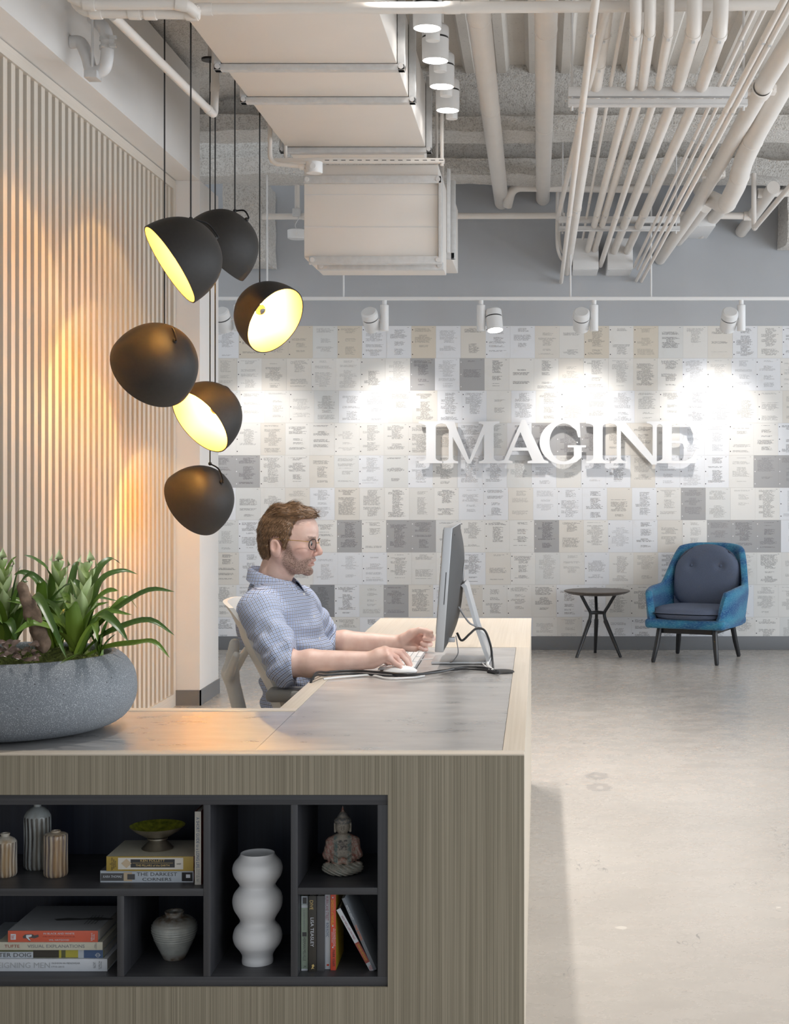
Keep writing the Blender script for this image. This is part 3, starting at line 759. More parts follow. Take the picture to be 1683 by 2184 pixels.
conduit('fat pale conduit at the near edge of the rack beside the large pipe', (1270, 186), (1209, 580), Y1, WALL_Y - .02, .030, bands=((0, 32), (0, 120), (0, 397)))
conduit('second conduit tucked behind the lowest one at the rack edge', (1254, 190), (1190, 465), Y1, 10.6, .016)
conduit('very thin conduit crossing between the fat conduit and the bent ones', (1302, 184), (1243, 510), Y1, 11.4, .009, bands=((0, 402),))
conduit('first of the five bent conduits entering the square boxes', (1345, 184), (1253, 536), Y1, YE, .0225, bendup=(1357, 54), bands=((0, 68), (0, 423)))
conduit('second of the five bent conduits entering the square boxes', (1371, 184), (1268, 535), Y1, YE, .0225, bendup=(1387, 54), bands=((0, 68), (0, 423)))
conduit('third bent conduit, passing between the two square boxes', (1405, 184), (1281, 566), Y1, 11.7, .019, bendup=(1428, 58), bands=((0, 72), (0, 421)))
conduit('fourth of the five bent conduits, thick, entering the second square box', (1447, 184), (1309, 538), Y1, YE, .0285, bendup=(1482, 60), bands=((0, 70), (0, 421)))
conduit('fifth and last of the bent conduits, thick, entering the second square box', (1497, 184), (1337, 538), Y1, YE, .0285, bendup=(1538, 62), bands=((0, 70), (0, 421)))
conduit('thin conduit just past the last bent conduit', (1533, 184), (1352, 570), Y1, 11.7, .0105, bands=((0, 46), (0, 266)))
conduit('thin conduit alongside, further from the square boxes', (1551, 184), (1360, 574), Y1, 11.7, .0095, bands=((0, 85), (0, 268)))
conduit('left of the twin conduits slung under the rack', (1551, 231), (1357, 599), 6.6, WALL_Y - .02, .0125, bands=((0, 34), (0, 236), (0, 404)))
conduit('right of the twin conduits slung under the rack', (1566, 231), (1368, 600), 6.6, WALL_Y - .02, .0125, bands=((0, 40), (0, 236), (0, 404)))
def grooved(t, c, dr, r):
    m = MB(); m.lathe([(r, -.055), (r * 1.14, -.05), (r * 1.18, -.02), (r * 1.12, 0), (r * 1.18, .02), (r * 1.14, .05), (r, .055)], 24, Matrix.Translation(c) @ basis(dr)); o = m.build('grooved_coupling', M['pipe'], t)
    for sx in (-1, 1):
        b = MB(); q = c + Vector((sx * r * 1.3, 0, 0)); b.box(q.x - r * .3, q.x + r * .3, q.y - .03, q.y + .03, q.z - .02, q.z + .02, .004); b.cyl(q - Vector((0, .05, 0)), q + Vector((0, .05, 0)), .008, seg=8); b.build('coupling_bolt', M['pipe'], o)
bp = [px(1760, -30, 5.9), px(1635, 171, 7.0), px(1483, 443, 10.3), px(1408, 553, WALL_Y - .02)]
t = pipe('sprinkler_main', 'heavy cream main with bolted couplings beside the twin conduits', 'pipe', bp, .044, bend=.05, seg=26)
for q, Yq in (((1623, 192), 7.15), ((1522, 372), 9.2)):
    c = px(*q, Yq); grooved(t, c, (bp[2] - bp[1]).normalized(), .044)
bp = [px(1830, -110, 6.0), px(1612, 285, 8.0), px(1585, 345, 8.5), px(1574, 390, 8.9), px(1548, 440, 9.5), px(1505, 418, 10.4), px(1495, 405, 11.0)]
t = pipe('sprinkler_main', 'heavy cream main with an offset bend nearest the corner of the ceiling', 'pipe', bp, .056, bend=.14, seg=26, cpl=(.42, .55, .68), cr=1.02, cl=.006)
for a, b, lab in (((1505, 440), (1446, 512), 'short fat pipe stub entering the wall just past the heavy main'), ((1560, 420), (1494, 497), 'short fat pipe stub entering the wall, middle one of three'), ((1650, 400), (1581, 494), 'short fat pipe stub entering the wall nearest the corner')):
    pipe('pipe_stub', lab, 'pipe', [px(*a, 10.6), px(*b, WALL_Y - .02)], .047, seg=22)
pipe('conduit', 'slanting thin pipe with an elbow at the corner of the ceiling', 'pipe', [px(1700, 380, 9.4), px(1608, 488, 10.7), px(1608, 400, 10.7), px(1608, 370, 10.7)], .018, bend=.03, cpl=(.75,), cl=.02)
pipe('pipe_stub', 'short horizontal pipe with a collar at the corner of the ceiling', 'pipe', [px(1620, 412, 10.8), px(1720, 412, 10.8)], .026, cpl=(.05,), cr=1.3, cl=.03)
# trapezes of the rack
def trapeze(label, x0, x1, yu, yl, Y, lab2):
    t = thing('trapeze_rail', label, 'rail', px(x0, yu, Y))
    a = px(x0, yu, Y); b = px(x1, yu, Y); c = px(x0, yl, Y)
    MB().box(a.x, b.x, Y - .02, Y + .02, a.z - .022, a.z + .022, .002).build('upper_strut', M['pipe_cool'], t)
    MB().box(a.x, b.x, Y - .02, Y + .02, c.z - .016, c.z + .016, .002).build('lower_strut', M['pipe_cool'], t)
    MB().box(a.x, b.x, Y - .024, Y - .02, c.z - .012, c.z - .009).build('strut_lip', M['duct_flange'], t, smooth=0)
    for q in (x0 + 8, x1 - 8):
        e = px(q, yl, Y); MB().cyl((e.x, Y, e.z - .035), (e.x, Y, 3.96), .006, seg=8).build('drop_rod', M['pipe_cool'], t)
trapeze('near white strut trapeze carrying the conduit rack', 1212, 1594, 197, 220, 7.0, '')
trapeze('far white strut trapeze carrying the conduit rack near the wall', 1192, 1450, 469, 488, 10.5, '')
# square boxes where the conduits end
for x0, x1, lab in ((1222, 1277, 'square white pull box nearer the drop duct'), (1296, 1350, 'square white pull box under the thick conduits')):
    a = px(x0, 522, 11.5); b = px(x1, 573, 11.5)
    t = thing('pull_box', lab, 'box', (a.x, 11.6, b.z)); MB().box(a.x, b.x, 11.5, WALL_Y, b.z, a.z + .05, .003).build('box_body', M['white_metal'], t)
    MB().box(a.x + .004, b.x - .004, 11.52, WALL_Y - .02, b.z - .004, b.z).build('box_lid', M['white_metal'], t, smooth=0)
    for xx in (a.x + .012, b.x - .012):
        for yy in (11.55, 11.82): MB().cyl((xx, yy, b.z - .007), (xx, yy, b.z - .003), .006, seg=8).build('lid_screw', M['duct_flange'], t)
pipe('conduit', 'outer curved flexible conduit at the wall beside the rack', 'conduit', smoothpath([px(1189, 410, 11.5), px(1188, 510, 11.5), px(1194, 545, 11.55), px(1206, 560, 11.7)], 6), .012, bend=.001)
pipe('conduit', 'inner curved flexible conduit at the wall beside the rack', 'conduit', smoothpath([px(1194, 410, 11.6), px(1193, 500, 11.6), px(1198, 535, 11.65), px(1210, 542, 11.75)], 6), .010, bend=.001)
cb = thing('cover_plate', 'flat white cover box at the wall beside the heavy mains', 'box', px(1500, 478, 11.4)); a = px(1468, 460, 11.4); b = px(1540, 487, 11.4)
MB().box(a.x, b.x - .06, 11.3, WALL_Y, b.z, a.z, .003).build('box_body', M['white_metal'], cb)
# hung white ring sensor and small fittings by the beam
rs_ = thing('smoke_detector', 'round white sensor hanging from the thin pipe beside the drop box', 'detector', px(634, 500, 11.30)); p = px(634, 500, 11.30)
MB().lathe([(0, -.035), (.062, -.035), (.072, -.028), (.074, .03), (.06, .036), (0, .036)], 28, Matrix.Translation(p)).build('sensor_body', M['white_metal'], rs_)
MB().tube(smoothpath([p + Vector((0, 0, .03)), p + Vector((-.015, 0, .07)), p + Vector((.01, 0, .12)), px(634, 461, 11.34)], 5), .003, 6).build('wire', M['cable_white'], rs_)
hb = thing('pipe_hanger', 'white pipe hanger rod and clamp above the round sensor', 'hanger', px(634, 455, 11.35)); a = px(634, 455, 11.35)
MB().cyl(px(634, 450, 11.35), px(634, 380, 11.35), .02, seg=12).build('hanger_rod', M['pipe'], hb); MB().box(a.x - .03, a.x + .03, 11.30, 11.40, a.z - .03, a.z + .03, .006).build('hanger_clamp', M['duct_flange'], hb)

# ---- track lighting
def track_head(label, group, top, aim, power, side=1, light=True, spread=60, name='track_spotlight', standoff=0.12):
    """white track head: adapter stem, driver tube, tilting lamp body with a dark band and a lit lens"""
    top = Vector(top); t = thing(name, label, 'spotlight', top, group)
    MB().lathe([(.018, -.035), (.018, 0)], 16, Matrix.Translation(top)).build('adapter', M['white_metal'], t)
    MB().lathe([(0, -.225), (.030, -.225), (.032, -.222), (.032, -.037), (.029, -.034), (0, -.034)], 24, Matrix.Translation(top)).build('driver_tube', M['white_metal'], t)
    d = Vector(aim).normalized(); return t, d
def lamp_body(t, c, d, R=.062, L=.165, power=60, spread=58, light=True, blend=.55, col=COOL):
    Mx = Matrix.Translation(c) @ basis(d, (1, 0, 0) if abs(d.z) > .95 else (0, 0, 1))
    MB().lathe([(0, -L * .5), (R * .8, -L * .5), (R * .97, -L * .44), (R, -L * .38), (R, -L * .16), (R * .94, -L * .155)], 32, Mx).build('lamp_cap', M['white_metal'], t)
    MB().lathe([(R * .95, -L * .16), (R * .95, -L * .10)], 32, Mx).build('black_band', M['black'], t)
    h = MB().lathe([(R * .94, -L * .105), (R, -L * .10), (R * .97, L * .5), (R * .92, L * .5), (R * .90, L * .42)], 32, Mx).build('lamp_housing', M['white_metal'], t)
    MB().lathe([(0, L * .40), (R * .90, L * .42)], 32, Mx).build('lens', M['led'], t)
    if light:
        ld = bpy.data.lights.new('track_light', 'SPOT'); ld.energy = power; ld.color = col; ld.spot_size = math.radians(spread); ld.spot_blend = blend; ld.shadow_soft_size = R * .75
        lo = bpy.data.objects.new('track_light', ld); C.objects.link(lo); lo.parent = t
        lo.matrix_local = root_matrix(t).inverted() @ (Matrix.Translation(c + d * (L * .5 + .012)) @ basis(-d, (1, 0, 0) if abs(d.z) > .95 else (0, 0, 1)))
TRK_Z = 2.676
trk = thing('wall_track', 'long thin white lighting track in front of the paper wall', 'track', (0, 11.0, TRK_Z)); MB().box(-2.6, 2.8, 10.98, 11.02, TRK_Z - .012, TRK_Z + .012, .002).build('rail', M['white_metal'], trk)
for i, (q, yt) in enumerate(((733, 575), (1217, 560), (1389, 570), (570, 460))):
    a = px(q, 640, 11.0); MB().cyl((a.x, 11.0, TRK_Z), (a.x, 11.0, 3.6), .0065, seg=8).build('drop_rod', M['white_metal'], trk)
WG = 'spotlights on the wall track'
heads = [(508, 476, (.10, .55, -.62), 'wall spotlight hidden behind the hanging black lamps'), (820, 791, (.10, .72, -.68), 'wall spotlight above the left part of the sign wall, lamp tilted to the wall'),
         (1026, 1054, (.10, -.25, -.95), 'wall spotlight with its glowing lens turned to the room'), (1267, 1240, (.0, .74, -.67), 'wall spotlight above the middle of the sign'), (1581, 1555, (-.03, .74, -.67), 'wall spotlight nearest the corner, above the blue armchair')]
for i, (tx, hx, aim, lab) in enumerate(heads):
    top = px(tx, 640, 11.0); top.z = TRK_Z - .012
    t, d = track_head(lab, WG, top, aim, WALL_W)
    c = px(hx, 680, 11.0); c.z = TRK_Z - .155
    side = 1 if hx > tx else -1
    MB().cyl((top.x, 11.0, c.z), (c.x, 11.0, c.z), .008, seg=10).build('pivot', M['white_metal'], t)
    lamp_body(t, c, d, R=.061, L=.165, power=WALL_W * (1.0 if i != 2 else .8), spread=64, blend=.8)
# ceiling track with the cylinder heads aimed straight down
CT_X = -.487
ct = thing('ceiling_track', 'white lighting track on the ceiling beside the big duct', 'track', (CT_X, 6, 3.56)); MB().box(CT_X - .018, CT_X + .018, 2.0, 8.9, 3.56, 3.585, .002).build('rail', M['white_metal'], ct)
labs = ['nearest of the four round ceiling spotlights beside the duct', 'second of the four round ceiling spotlights beside the duct', 'third of the four round ceiling spotlights beside the duct', 'furthest of the four round ceiling spotlights beside the duct']
for i, yy in enumerate((6.56, 7.07, 7.54, 8.03, 5.55, 4.3)):
    lab = labs[i] if i < 4 else ['ceiling spotlight over the seated man', 'ceiling spotlight over the front of the counter'][i - 4]
    top = Vector((CT_X + .012, yy + .17, 3.56)); t = thing('ceiling_spotlight', lab, 'spotlight', top, 'spotlights beside the duct')
    MB().lathe([(0, -.235), (.030, -.235), (.032, -.232), (.032, -.04), (.018, -.036), (.018, 0)], 24, Matrix.Translation(top)).build('driver_tube', M['white_metal'], t)
    c = Vector((CT_X, yy, 3.33 + .085)); MB().cyl((CT_X, yy, c.z), (top.x, top.y, c.z), .009, seg=10).build('pivot', M['white_metal'], t)
    lamp_body(t, c, Vector((0, 0, -1)), R=.064, L=.17, power=DOWN_W, spread=75, blend=.7)
# a second ceiling track, above the open floor and out of the picture
ct2 = thing('ceiling_track', 'white ceiling track above the open concrete floor', 'track', (1.25, 4, 3.56)); MB().box(1.232, 1.268, 1.0, 6.0, 3.56, 3.585, .002).build('rail', M['white_metal'], ct2)
for i, yy in enumerate((3.4, 5.6)):
    top = Vector((1.262, yy + .17, 3.56)); t = thing('ceiling_spotlight', ['ceiling spotlight over the near open floor', 'ceiling spotlight over the middle of the open floor'][i], 'spotlight', top, 'spotlights over the open floor')
    MB().lathe([(0, -.235), (.030, -.235), (.032, -.232), (.032, -.04), (.018, -.036), (.018, 0)], 24, Matrix.Translation(top)).build('driver_tube', M['white_metal'], t)
    lamp_body(t, Vector((1.25, yy, 3.415)), Vector((0, 0, -1)), R=.064, L=.17, power=DOWN_W * 1.1, spread=80, blend=.8)

# ================================================================== PENDANT LAMPS
def pendant(label, oc, Y, n, att, D=.38, cano=3.98):
    """tilted dome pendant: oc = centre of its opening (pixel), n = direction it faces, att = pixel where the cord ends"""
    n = Vector(n).normalized(); c = px(*oc, Y); R = D / 2; H = D * .60
    a = px(*att, Y); t = thing('dome_pendant', label, 'pendant lamp', c, 'black dome pendants')
    Mx = Matrix.Translation(c) @ basis(n)
    N = 22; outp = []; inp = []
    for i in range(N + 1):
        f = i / N; th = f * math.pi / 2; r = R * math.sin(th) ** .88; z = -H * math.cos(th) ** .95 if f < 1 else 0.0
        outp.append((r, z)); inp.append((max(r - .006 * (.3 + .7 * f), 0), z + .006 * (1 - f) if f < 1 else 0.0))
    outp[0] = (0, outp[0][1]); inp[0] = (0, inp[0][1])
    m = MB(); m.lathe(outp, 56, Mx, 0); m.lathe([outp[-1], (R - .002, .0015), inp[-1]], 56, Mx, 0); m.lathe(inp, 56, Mx, 1)
    sh = m.build('shade', [M['shade_out'], M['shade_in']], t, smooth=50, weld=False)
    # socket and silver-capped bulb
    MB().lathe([(0, -H + .005), (.024, -H + .005), (.024, -H + .06), (.018, -H + .065), (0, -H + .065)], 20, Mx).build('socket', M['black'], t)
    bc = -H + .105
    b = MB().lathe([(.013, -H + .06), (.018, bc - .03), (.028, bc - .012), (.030, bc)], 24, Mx).build('bulb', M['glow'], t)
    MB().lathe([(.0302, bc), (.027, bc + .014), (.018, bc + .025), (0, bc + .030)], 24, Mx).build('bulb_cap', M['chrome'], b)
    # wire bracket from the cord to the apex of the shade
    ap = c - n * (H + .004); top = a
    q = c - n * (H * .86); side = (ap - c).normalized()
    mid = top.lerp(ap, .55) + (top.lerp(ap, .55) - (c - n * H * .45)).normalized() * .028
    MB().tube(smoothpath([top, mid, ap + side * .014, ap], 8), .0042, 8).build('bracket', M['black_metal'], t)
    MB().ball(top, .010, 10).build('cord_grip', M['black'], t)
    MB().ball(ap, .011, 10).build('pivot', M['black'], t)
    MB().tube([top, Vector((top.x, top.y, cano))], .0036, 8).build('cord', M['black'], t)
    MB().lathe([(0, 0), (.045, 0), (.045, .012), (.012, .02), (0, .02)], 20, Matrix.Translation((top.x, top.y, cano - .005))).build('canopy', M['black'], t)
    if cano < 3.9: MB().cyl((top.x, top.y, cano), (top.x, top.y, 3.96), .012, seg=12).build('drop_rod', M['pipe'], t)
    return t
pendant('black dome lamp facing the slatted wall, topmost, showing a thin yellow opening', (362, 565), 6.45, (-.78, -.30, -.55), (407, 467))
pendant('black dome lamp half hidden behind the topmost one, opening turned away', (457, 541), 7.35, (-.70, .10, -.70), (501, 450))
pendant('black dome lamp over the man, its bright round opening facing the room', (588, 684), 7.75, (.74, -.42, -.52), (554, 610))
pendant('big black dome lamp seen from behind, nearest the slats', (322, 790), 6.82, (-.60, .62, -.50), (351, 696), D=.395)
pendant('black dome lamp with glowing opening below the big one', (426, 900), 7.65, (-.56, -.58, -.59), (459, 823))
pendant('lowest black dome lamp, seen from behind', (413, 1075), 7.95, (-.73, .46, -.50), (448, 989), cano=3.58)

# ================================================================== RECEPTION DESK
DT = .74; DYF = 3.411; DYB = 6.69; DXR = -.033; DXI = -.706; CYB = 4.09; DXL = -2.02
desk = thing('reception_desk', 'large L-shaped oak reception desk with a metal top and open shelves in front', 'desk', (-.9, 3.9, 0))
OX1, OZ0, OZ1 = -.343, .210, .647; OX0 = -1.72
m = MB()
m.box(OX1, DXR, DYF, DYF + .03, 0, DT - .004); m.box(DXL, OX0, DYF, DYF + .03, 0, DT - .004)
m.box(OX0, OX1, DYF, DYF + .03, OZ1, DT - .004); m.box(OX0, OX1, DYF, DYF + .03, 0, OZ0)
m.build('front_panel', M['desk_front_shaded'], desk, smooth=0)
MB().box(DXR - .03, DXR, DYF + .03, DYB, 0, DT - .004).build('side_panel', M['desk_side'], desk, smooth=0)
MB().box(DXL, DXI, CYB - .03, CYB, 0, DT - .03).build('inner_panel', M['desk_side'], desk, smooth=0)
MB().box(DXI, DXR - .03, DYB - .03, DYB, 0, DT - .004).build('end_panel', M['desk_side'], desk, smooth=0)
MB().box(DXL, DXL + .03, DYF + .03, CYB - .03, 0, DT - .004).build('side_panel', M['desk_side'], desk, smooth=0)
RIM = .05; T0 = DT - .028; T1 = DT - .0038
MB().box(DXL, DXR, DYF - .001, DYF + RIM - .004, T1, DT, .0008).build('front_edge', M['desk_top_x'], desk)
MB().box(DXR - RIM, DXR + .001, DYF + RIM - .004, 5.55, T1, DT, .0008).build('outer_edge', M['desk_top'], desk)
MB().box(DXI, DXI + RIM, CYB, 5.55, T0, DT, .0015).build('inner_edge', M['desk_top'], desk)
MB().box(DXL, DXI + RIM, CYB - RIM, CYB, T0, DT, .0015).build('counter_back_edge', M['desk_top_x'], desk)
MB().box(DXI, DXR + .001, 5.55, DYB, T1, DT, .0008).build('end_top', M['desk_top'], desk)
MB().box(DXL, DXI + RIM, DYF + RIM - .003, CYB - RIM - .001, T0, DT - .0015).build('metal_sheet', M['zinc'], desk, smooth=0)
MB().box(DXI + RIM + .001, DXR - RIM - .001, DYF + RIM - .003, 4.62, T0, DT - .0015).build('metal_sheet', M['zinc'], desk, smooth=0)
MB().box(DXI + RIM + .001, DXR - RIM - .001, 4.622, 5.549, T0, DT - .0015).build('metal_sheet', M['zinc'], desk, smooth=0)
# shelf unit let into the front
su = MB(); SD = .32; RB = .006
fr = .024
su.box(OX0, OX1, DYF + RB, DYF + SD, OZ1 - fr, OZ1, .0008); su.box(OX0, OX1, DYF + RB, DYF + SD, OZ0, OZ0 + .0215, .0008)
unit = su.build('shelf_unit', M['shelf'], desk)
MB().box(OX1 - fr, OX1, DYF + RB, DYF + SD, OZ0 + .0215, OZ1 - fr, .0008).build('upright', M['shelf_v'], unit)
MB().box(OX0, OX0 + fr, DYF + RB, DYF + SD, OZ0 + .0215, OZ1 - fr, .0008).build('upright', M['shelf_v'], unit)
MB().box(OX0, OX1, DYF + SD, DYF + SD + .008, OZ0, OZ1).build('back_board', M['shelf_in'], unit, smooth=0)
for x0, x1, z0, z1 in ((-.764, -.748, OZ0 + .0215, OZ1 - fr), (-.565, -.549, OZ0 + .0215, OZ1 - fr), (-.9605, -.9446, OZ0 + .0215, .415)):
    MB().box(x0, x1, DYF + RB + .001, DYF + SD, z0, z1, .0008).build('divider', M['shelf_v'], unit)
SHR = .434; SHL = .432; FLR = OZ0 + .0215
MB().box(-.549, OX1 - fr, DYF + RB + .001, DYF + SD, .418, SHR, .0008).build('shelf_board', M['shelf'], unit)
MB().box(OX0 + fr, -.764, DYF + RB + .001, DYF + SD, .415, SHL, .0008).build('shelf_board', M['shelf'], unit)

# ---- things on the shelves (FR = just behind the front plane)
def lathe_thing(name, label, cat, prof, loc, mat, seg=48, group=None, rfun=None, part='body', attr=None):
    t = thing(name, label, cat, loc, group)
    mb = MB(); mb.lathe(prof, seg, None, 0, rfun); me = mb.mesh(part, 40)
    if attr:
        at = me.attributes.new('groove', 'FLOAT', 'POINT'); co = np.zeros(len(me.vertices) * 3); me.vertices.foreach_get('co', co); co = co.reshape(-1, 3)
        at.data.foreach_set('value', attr(co).astype(np.float32))
    link(part, me, mat, t, world_co=False); return t
def at_shelf(pxx, Y, z): return Vector(((pxx - CX) / F * Y, Y, z))
VG = 'fluted bottles on the upper shelf'
def bottle(label, pxx, Y, H, R, neck_r, sh, mat, lip=True, flutes=17):
    """fluted bottle; sh = height where the fluting stops"""
    nh = H * .055
    prof = [(0, 0), (R * .86, 0), (R * .97, R * .12), (R, R * .3)] + [(R * (1 - .02 * math.sin(k / 8 * 3.1)), R * .3 + (sh - R * .3) * k / 8) for k in range(1, 9)]
    prof += [(R * .97, sh + (H - sh) * .12), (R * .82, sh + (H - sh) * .36), (R * .52, sh + (H - sh) * .58), (neck_r, sh + (H - sh) * .68)]
    prof += [(neck_r * .96, H - nh), (neck_r * 1.15, H - nh * .5), (neck_r * 1.12, H), (neck_r * .8, H), (neck_r * .7, H - nh), (0, H - nh * 1.2)] if lip else [(neck_r, H), (neck_r * .8, H), (neck_r * .7, H - nh), (0, H - nh)]
    def rf(a, z):
        if z > sh * 1.04: return 1.0
        k = min(1, max(0, (sh * 1.04 - z) / (sh * .06))); return 1 + k * .030 * (math.cos(a * flutes) ** 3 + .35 * math.sin(a * 5 + z * 30))
    def gr(co):
        a = np.arctan2(co[:, 1], co[:, 0]); g = .5 - .5 * np.cos(a * flutes + .5 * np.sin(co[:, 2] * 60)); return np.where(co[:, 2] < sh * 1.02, g, .05)
    return lathe_thing('ceramic_bottle', label, 'bottle', prof, at_shelf(pxx, Y, SHL), mat, 136, VG, rf, 'bottle_body', gr)
bottle('tall grey-blue fluted ceramic bottle standing behind the two short ones', 80, 3.60, .160, .0315, .009, .122, M['flute_grey'])
bottle('short brown-striped fluted pot without a neck, in front of the tall bottle', 119, 3.53, .106, .0275, .011, .096, M['flute_brown'], lip=False, flutes=15)
bottle('short tan fluted ceramic bottle with a lipped neck, at the picture edge', 11, 3.53, .1, .0265, .0095, .079, M['flute_tan'])

def book(label, x0, x1, z0, z1, y0, y1, spine_mat, title=None, group='books on the desk shelves', M4=None, cover_mat=None, lay=True):
    """a book; lay=True: lying with its spine to the room, else standing with its spine to the room"""
    t = thing('book', label, 'book', ((x0 + x1) / 2, (y0 + y1) / 2, z0) if M4 is None else tuple(M4.translation), group)
    c = .0016; m = MB()
    if lay:
        m.box(x0, x1, y0, y1, z0, z0 + c, mi=1); m.box(x0, x1, y0, y1, z1 - c, z1, mi=1); m.box(x0, x1, y0 - .0006, y0 + c, z0, z1, .0005, mi=0)
        pg = (x0 + .002, x1 - .002, y0 + c, y1 - .002, z0 + c, z1 - c)
    else:
        m.box(x0, x0 + c, y0, y1, z0, z1, mi=1); m.box(x1 - c, x1, y0, y1, z0, z1, mi=1); m.box(x0, x1, y0 - .0006, y0 + c, z0, z1, .0005, mi=0)
        pg = (x0 + c, x1 - c, y0 + c, y1 - .002, z0 + .002, z1 - .002)
    p = MB().box(*pg)
    if M4 is not None:
        m.v = [tuple(M4 @ Vector(v)) for v in m.v]; p.v = [tuple(M4 @ Vector(v)) for v in p.v]
    m.build('cover', [spine_mat, cover_mat or spine_mat], t, smooth=30, weld=False); p.build('page_block', M['paper'], t, smooth=0)
    return t
def hx(a, Y): return (a - CX) / F * Y
def hz(b, Y): return EYE + (CY - b) / F * Y
RX, UZ = (1, 0, 0), (0, 0, 1)
def spine_text(t, body, cx, cy, w, h, Y, mat, r=RX, u=UZ, fit='both', shear=0.0, eps=.0012):
    text_mesh(body, (hx(cx, Y), Y - eps, hz(cy, Y)), r, u, w / F * Y, h / F * Y, mat, t, fit=fit, shear=shear)
def patch(t, x0, x1, y0, y1, Y, mat, name='printed_panel', eps=.0009):
    MB().box(hx(x0, Y), hx(x1, Y), Y - eps, Y - eps + .0002, hz(y1, Y), hz(y0, Y)).build(name, mat, t, smooth=0)
K = {}
for nm, col in dict(gold=(.38, .27, .055), dark=(.035, .036, .04), grey=(.12, .12, .125), offwhite=(.62, .60, .55), cream=(.56, .55, .46), white=(.62, .66, .72), red=(.60, .085, .05), coral=(.60, .12, .07), sage=(.36, .44, .36), brown=(.04, .036, .03), blue=(.06, .11, .23), black=(.008, .008, .01), gildtext=(.62, .46, .18), greytext=(.22, .23, .25), inkred=(.30, .06, .05), yellow=(.65, .45, .05), orange=(.62, .16, .05), steel=(.17, .19, .22), pale=(.45, .50, .56), maroon=(.34, .07, .06), silver=(.40, .42, .45), ochre=(.42, .38, .06), tan=(.5, .40, .28), purple=(.30, .05, .10), charcoal=(.075, .075, .08), moss=(.10, .11, .045)).items():
    K[nm] = cover('print ' + nm, col)
# top shelf pile: two lying books
Y = 3.47; zb = SHL
zs = zb + .0275
b = book('grey and black book at the bottom of the upper pile, under the gold one', hx(214, Y), hx(413, Y), zb, zs, Y, Y + .15, K['pale'], cover_mat=K['grey'])
zc = (zb + zs) / 2
def yy_of(z, Y): return CY - (z - EYE) / Y * F
def at_spine(t, body, cx, z, w, hm, Y, mat, **kw): spine_text(t, body, cx, yy_of(z, Y), w, hm / Y * F, Y, mat, **kw)
def zpatch(t, x0, x1, z0, z1, Y, mat, **kw): patch(t, x0, x1, yy_of(z1, Y), yy_of(z0, Y), Y, mat, **kw)
zpatch(b, 215, 264, zb + .004, zs - .006, Y, K['charcoal']); zpatch(b, 388, 411, zb + .003, zs - .004, Y, K['black']); zpatch(b, 397, 406, zc - .003, zc + .005, Y, K['white'], eps=.0013)
zpatch(b, 264, 282, zb + .003, zs - .004, Y, K['tan']); zpatch(b, 272, 288, zb + .007, zs - .008, Y, K['charcoal'], eps=.0013)
at_spine(b, 'KARA THOMAS', 240, zc, 40, .0055, Y, K['white'], shear=.2)
at_spine(b, 'THE DARKEST', 335, zc + .0055, 86, .0082, Y, K['charcoal']); at_spine(b, 'CORNERS', 335, zc - .0062, 62, .0072, Y, K['charcoal'])
z2 = zs + .034; Yg = 3.465
g = book('gold book lying on top of the grey one, carrying the green dish', hx(227, Yg), hx(413, Yg), zs, z2, Yg, Yg + .155, K['gold'], cover_mat=K['cream'])
zc = (zs + z2) / 2
zpatch(g, 252, 391, zs + .004, z2 - .003, Yg, K['offwhite']); zpatch(g, 279, 373, zs + .0085, z2 - .0065, Yg, K['dark'], eps=.0013)
MB().lathe([(0, 0), (.012, 0), (.012, .0002), (0, .0002)], 4, Matrix.Translation((hx(270, Yg), Yg - .0012, zc + .001)) @ basis((0, -1, 0)) @ Matrix.Diagonal((1, .9, 1, 1))).build('printed_panel', K['tan'], g, smooth=0)
at_spine(g, 'KEN FOLLETT', 326, zc + .0075, 52, .0052, Yg, K['gildtext'], eps=.002); at_spine(g, 'THE PILLARS of the EARTH', 326, zc - .0035, 72, .0048, Yg, K['gildtext'], eps=.002)
zpatch(g, 283, 369, zc + .0018, zc + .0024, Yg, K['gildtext'], eps=.0018)
spine_text(g, '#1\nNEW YORK TIMES\nBESTSELLING\nAUTHOR', 241, yy_of(zc, Yg), 27, 14, Yg, K['dark'], r=(0, 0, 1), u=(-1, 0, 0)); at_spine(g, 'SIGNET', 382, zc, 10, .003, Yg, K['dark'], eps=.002)
zt = z2
a = at_shelf(336, Yg + .075, zt)
dish = thing('footed_dish', 'footed metal dish with a mottled green bowl, on the gold book', 'dish', a)
MB().lathe([(0, 0), (.036, 0), (.037, .002), (.022, .017), (.020, .020), (.024, .0225), (.023, .026), (.017, .0265), (0, .0265)], 40).build('foot', M['brass_dull'], dish, world_co=False)
MB().lathe([(.016, .026), (.030, .030), (.050, .042), (.0635, .053), (.0645, .0545)], 48).build('bowl_outside', M['brass_dull'], dish, world_co=False)
MB().lathe([(.0645, .0545), (.0625, .0545), (.048, .044), (.028, .0325), (0, .029)], 48).build('bowl_inside', M['enamel'], dish, world_co=False)
Ys = 3.45
w = book('slim white book standing upright beside the gold pile', hx(415.5, Ys), hx(429, Ys), SHL, SHL + .1685, Ys, Ys + .12, K['offwhite'], cover_mat=K['maroon'], lay=False)
spine_text(w, 'A SHORT GUIDE to a LONG LIFE', 422, 1797, 108, 7, Ys, K['blue'], r=(0, 0, -1), u=(1, 0, 0)); spine_text(w, 'DAVID B.\nAGUS, MD', 422, 1862, 20, 8, Ys, K['greytext'], r=(0, 0, -1), u=(1, 0, 0)); spine_text(w, 'S&S', 422, 1877, 6, 5, Ys, K['greytext'], r=(0, 0, -1), u=(1, 0, 0))

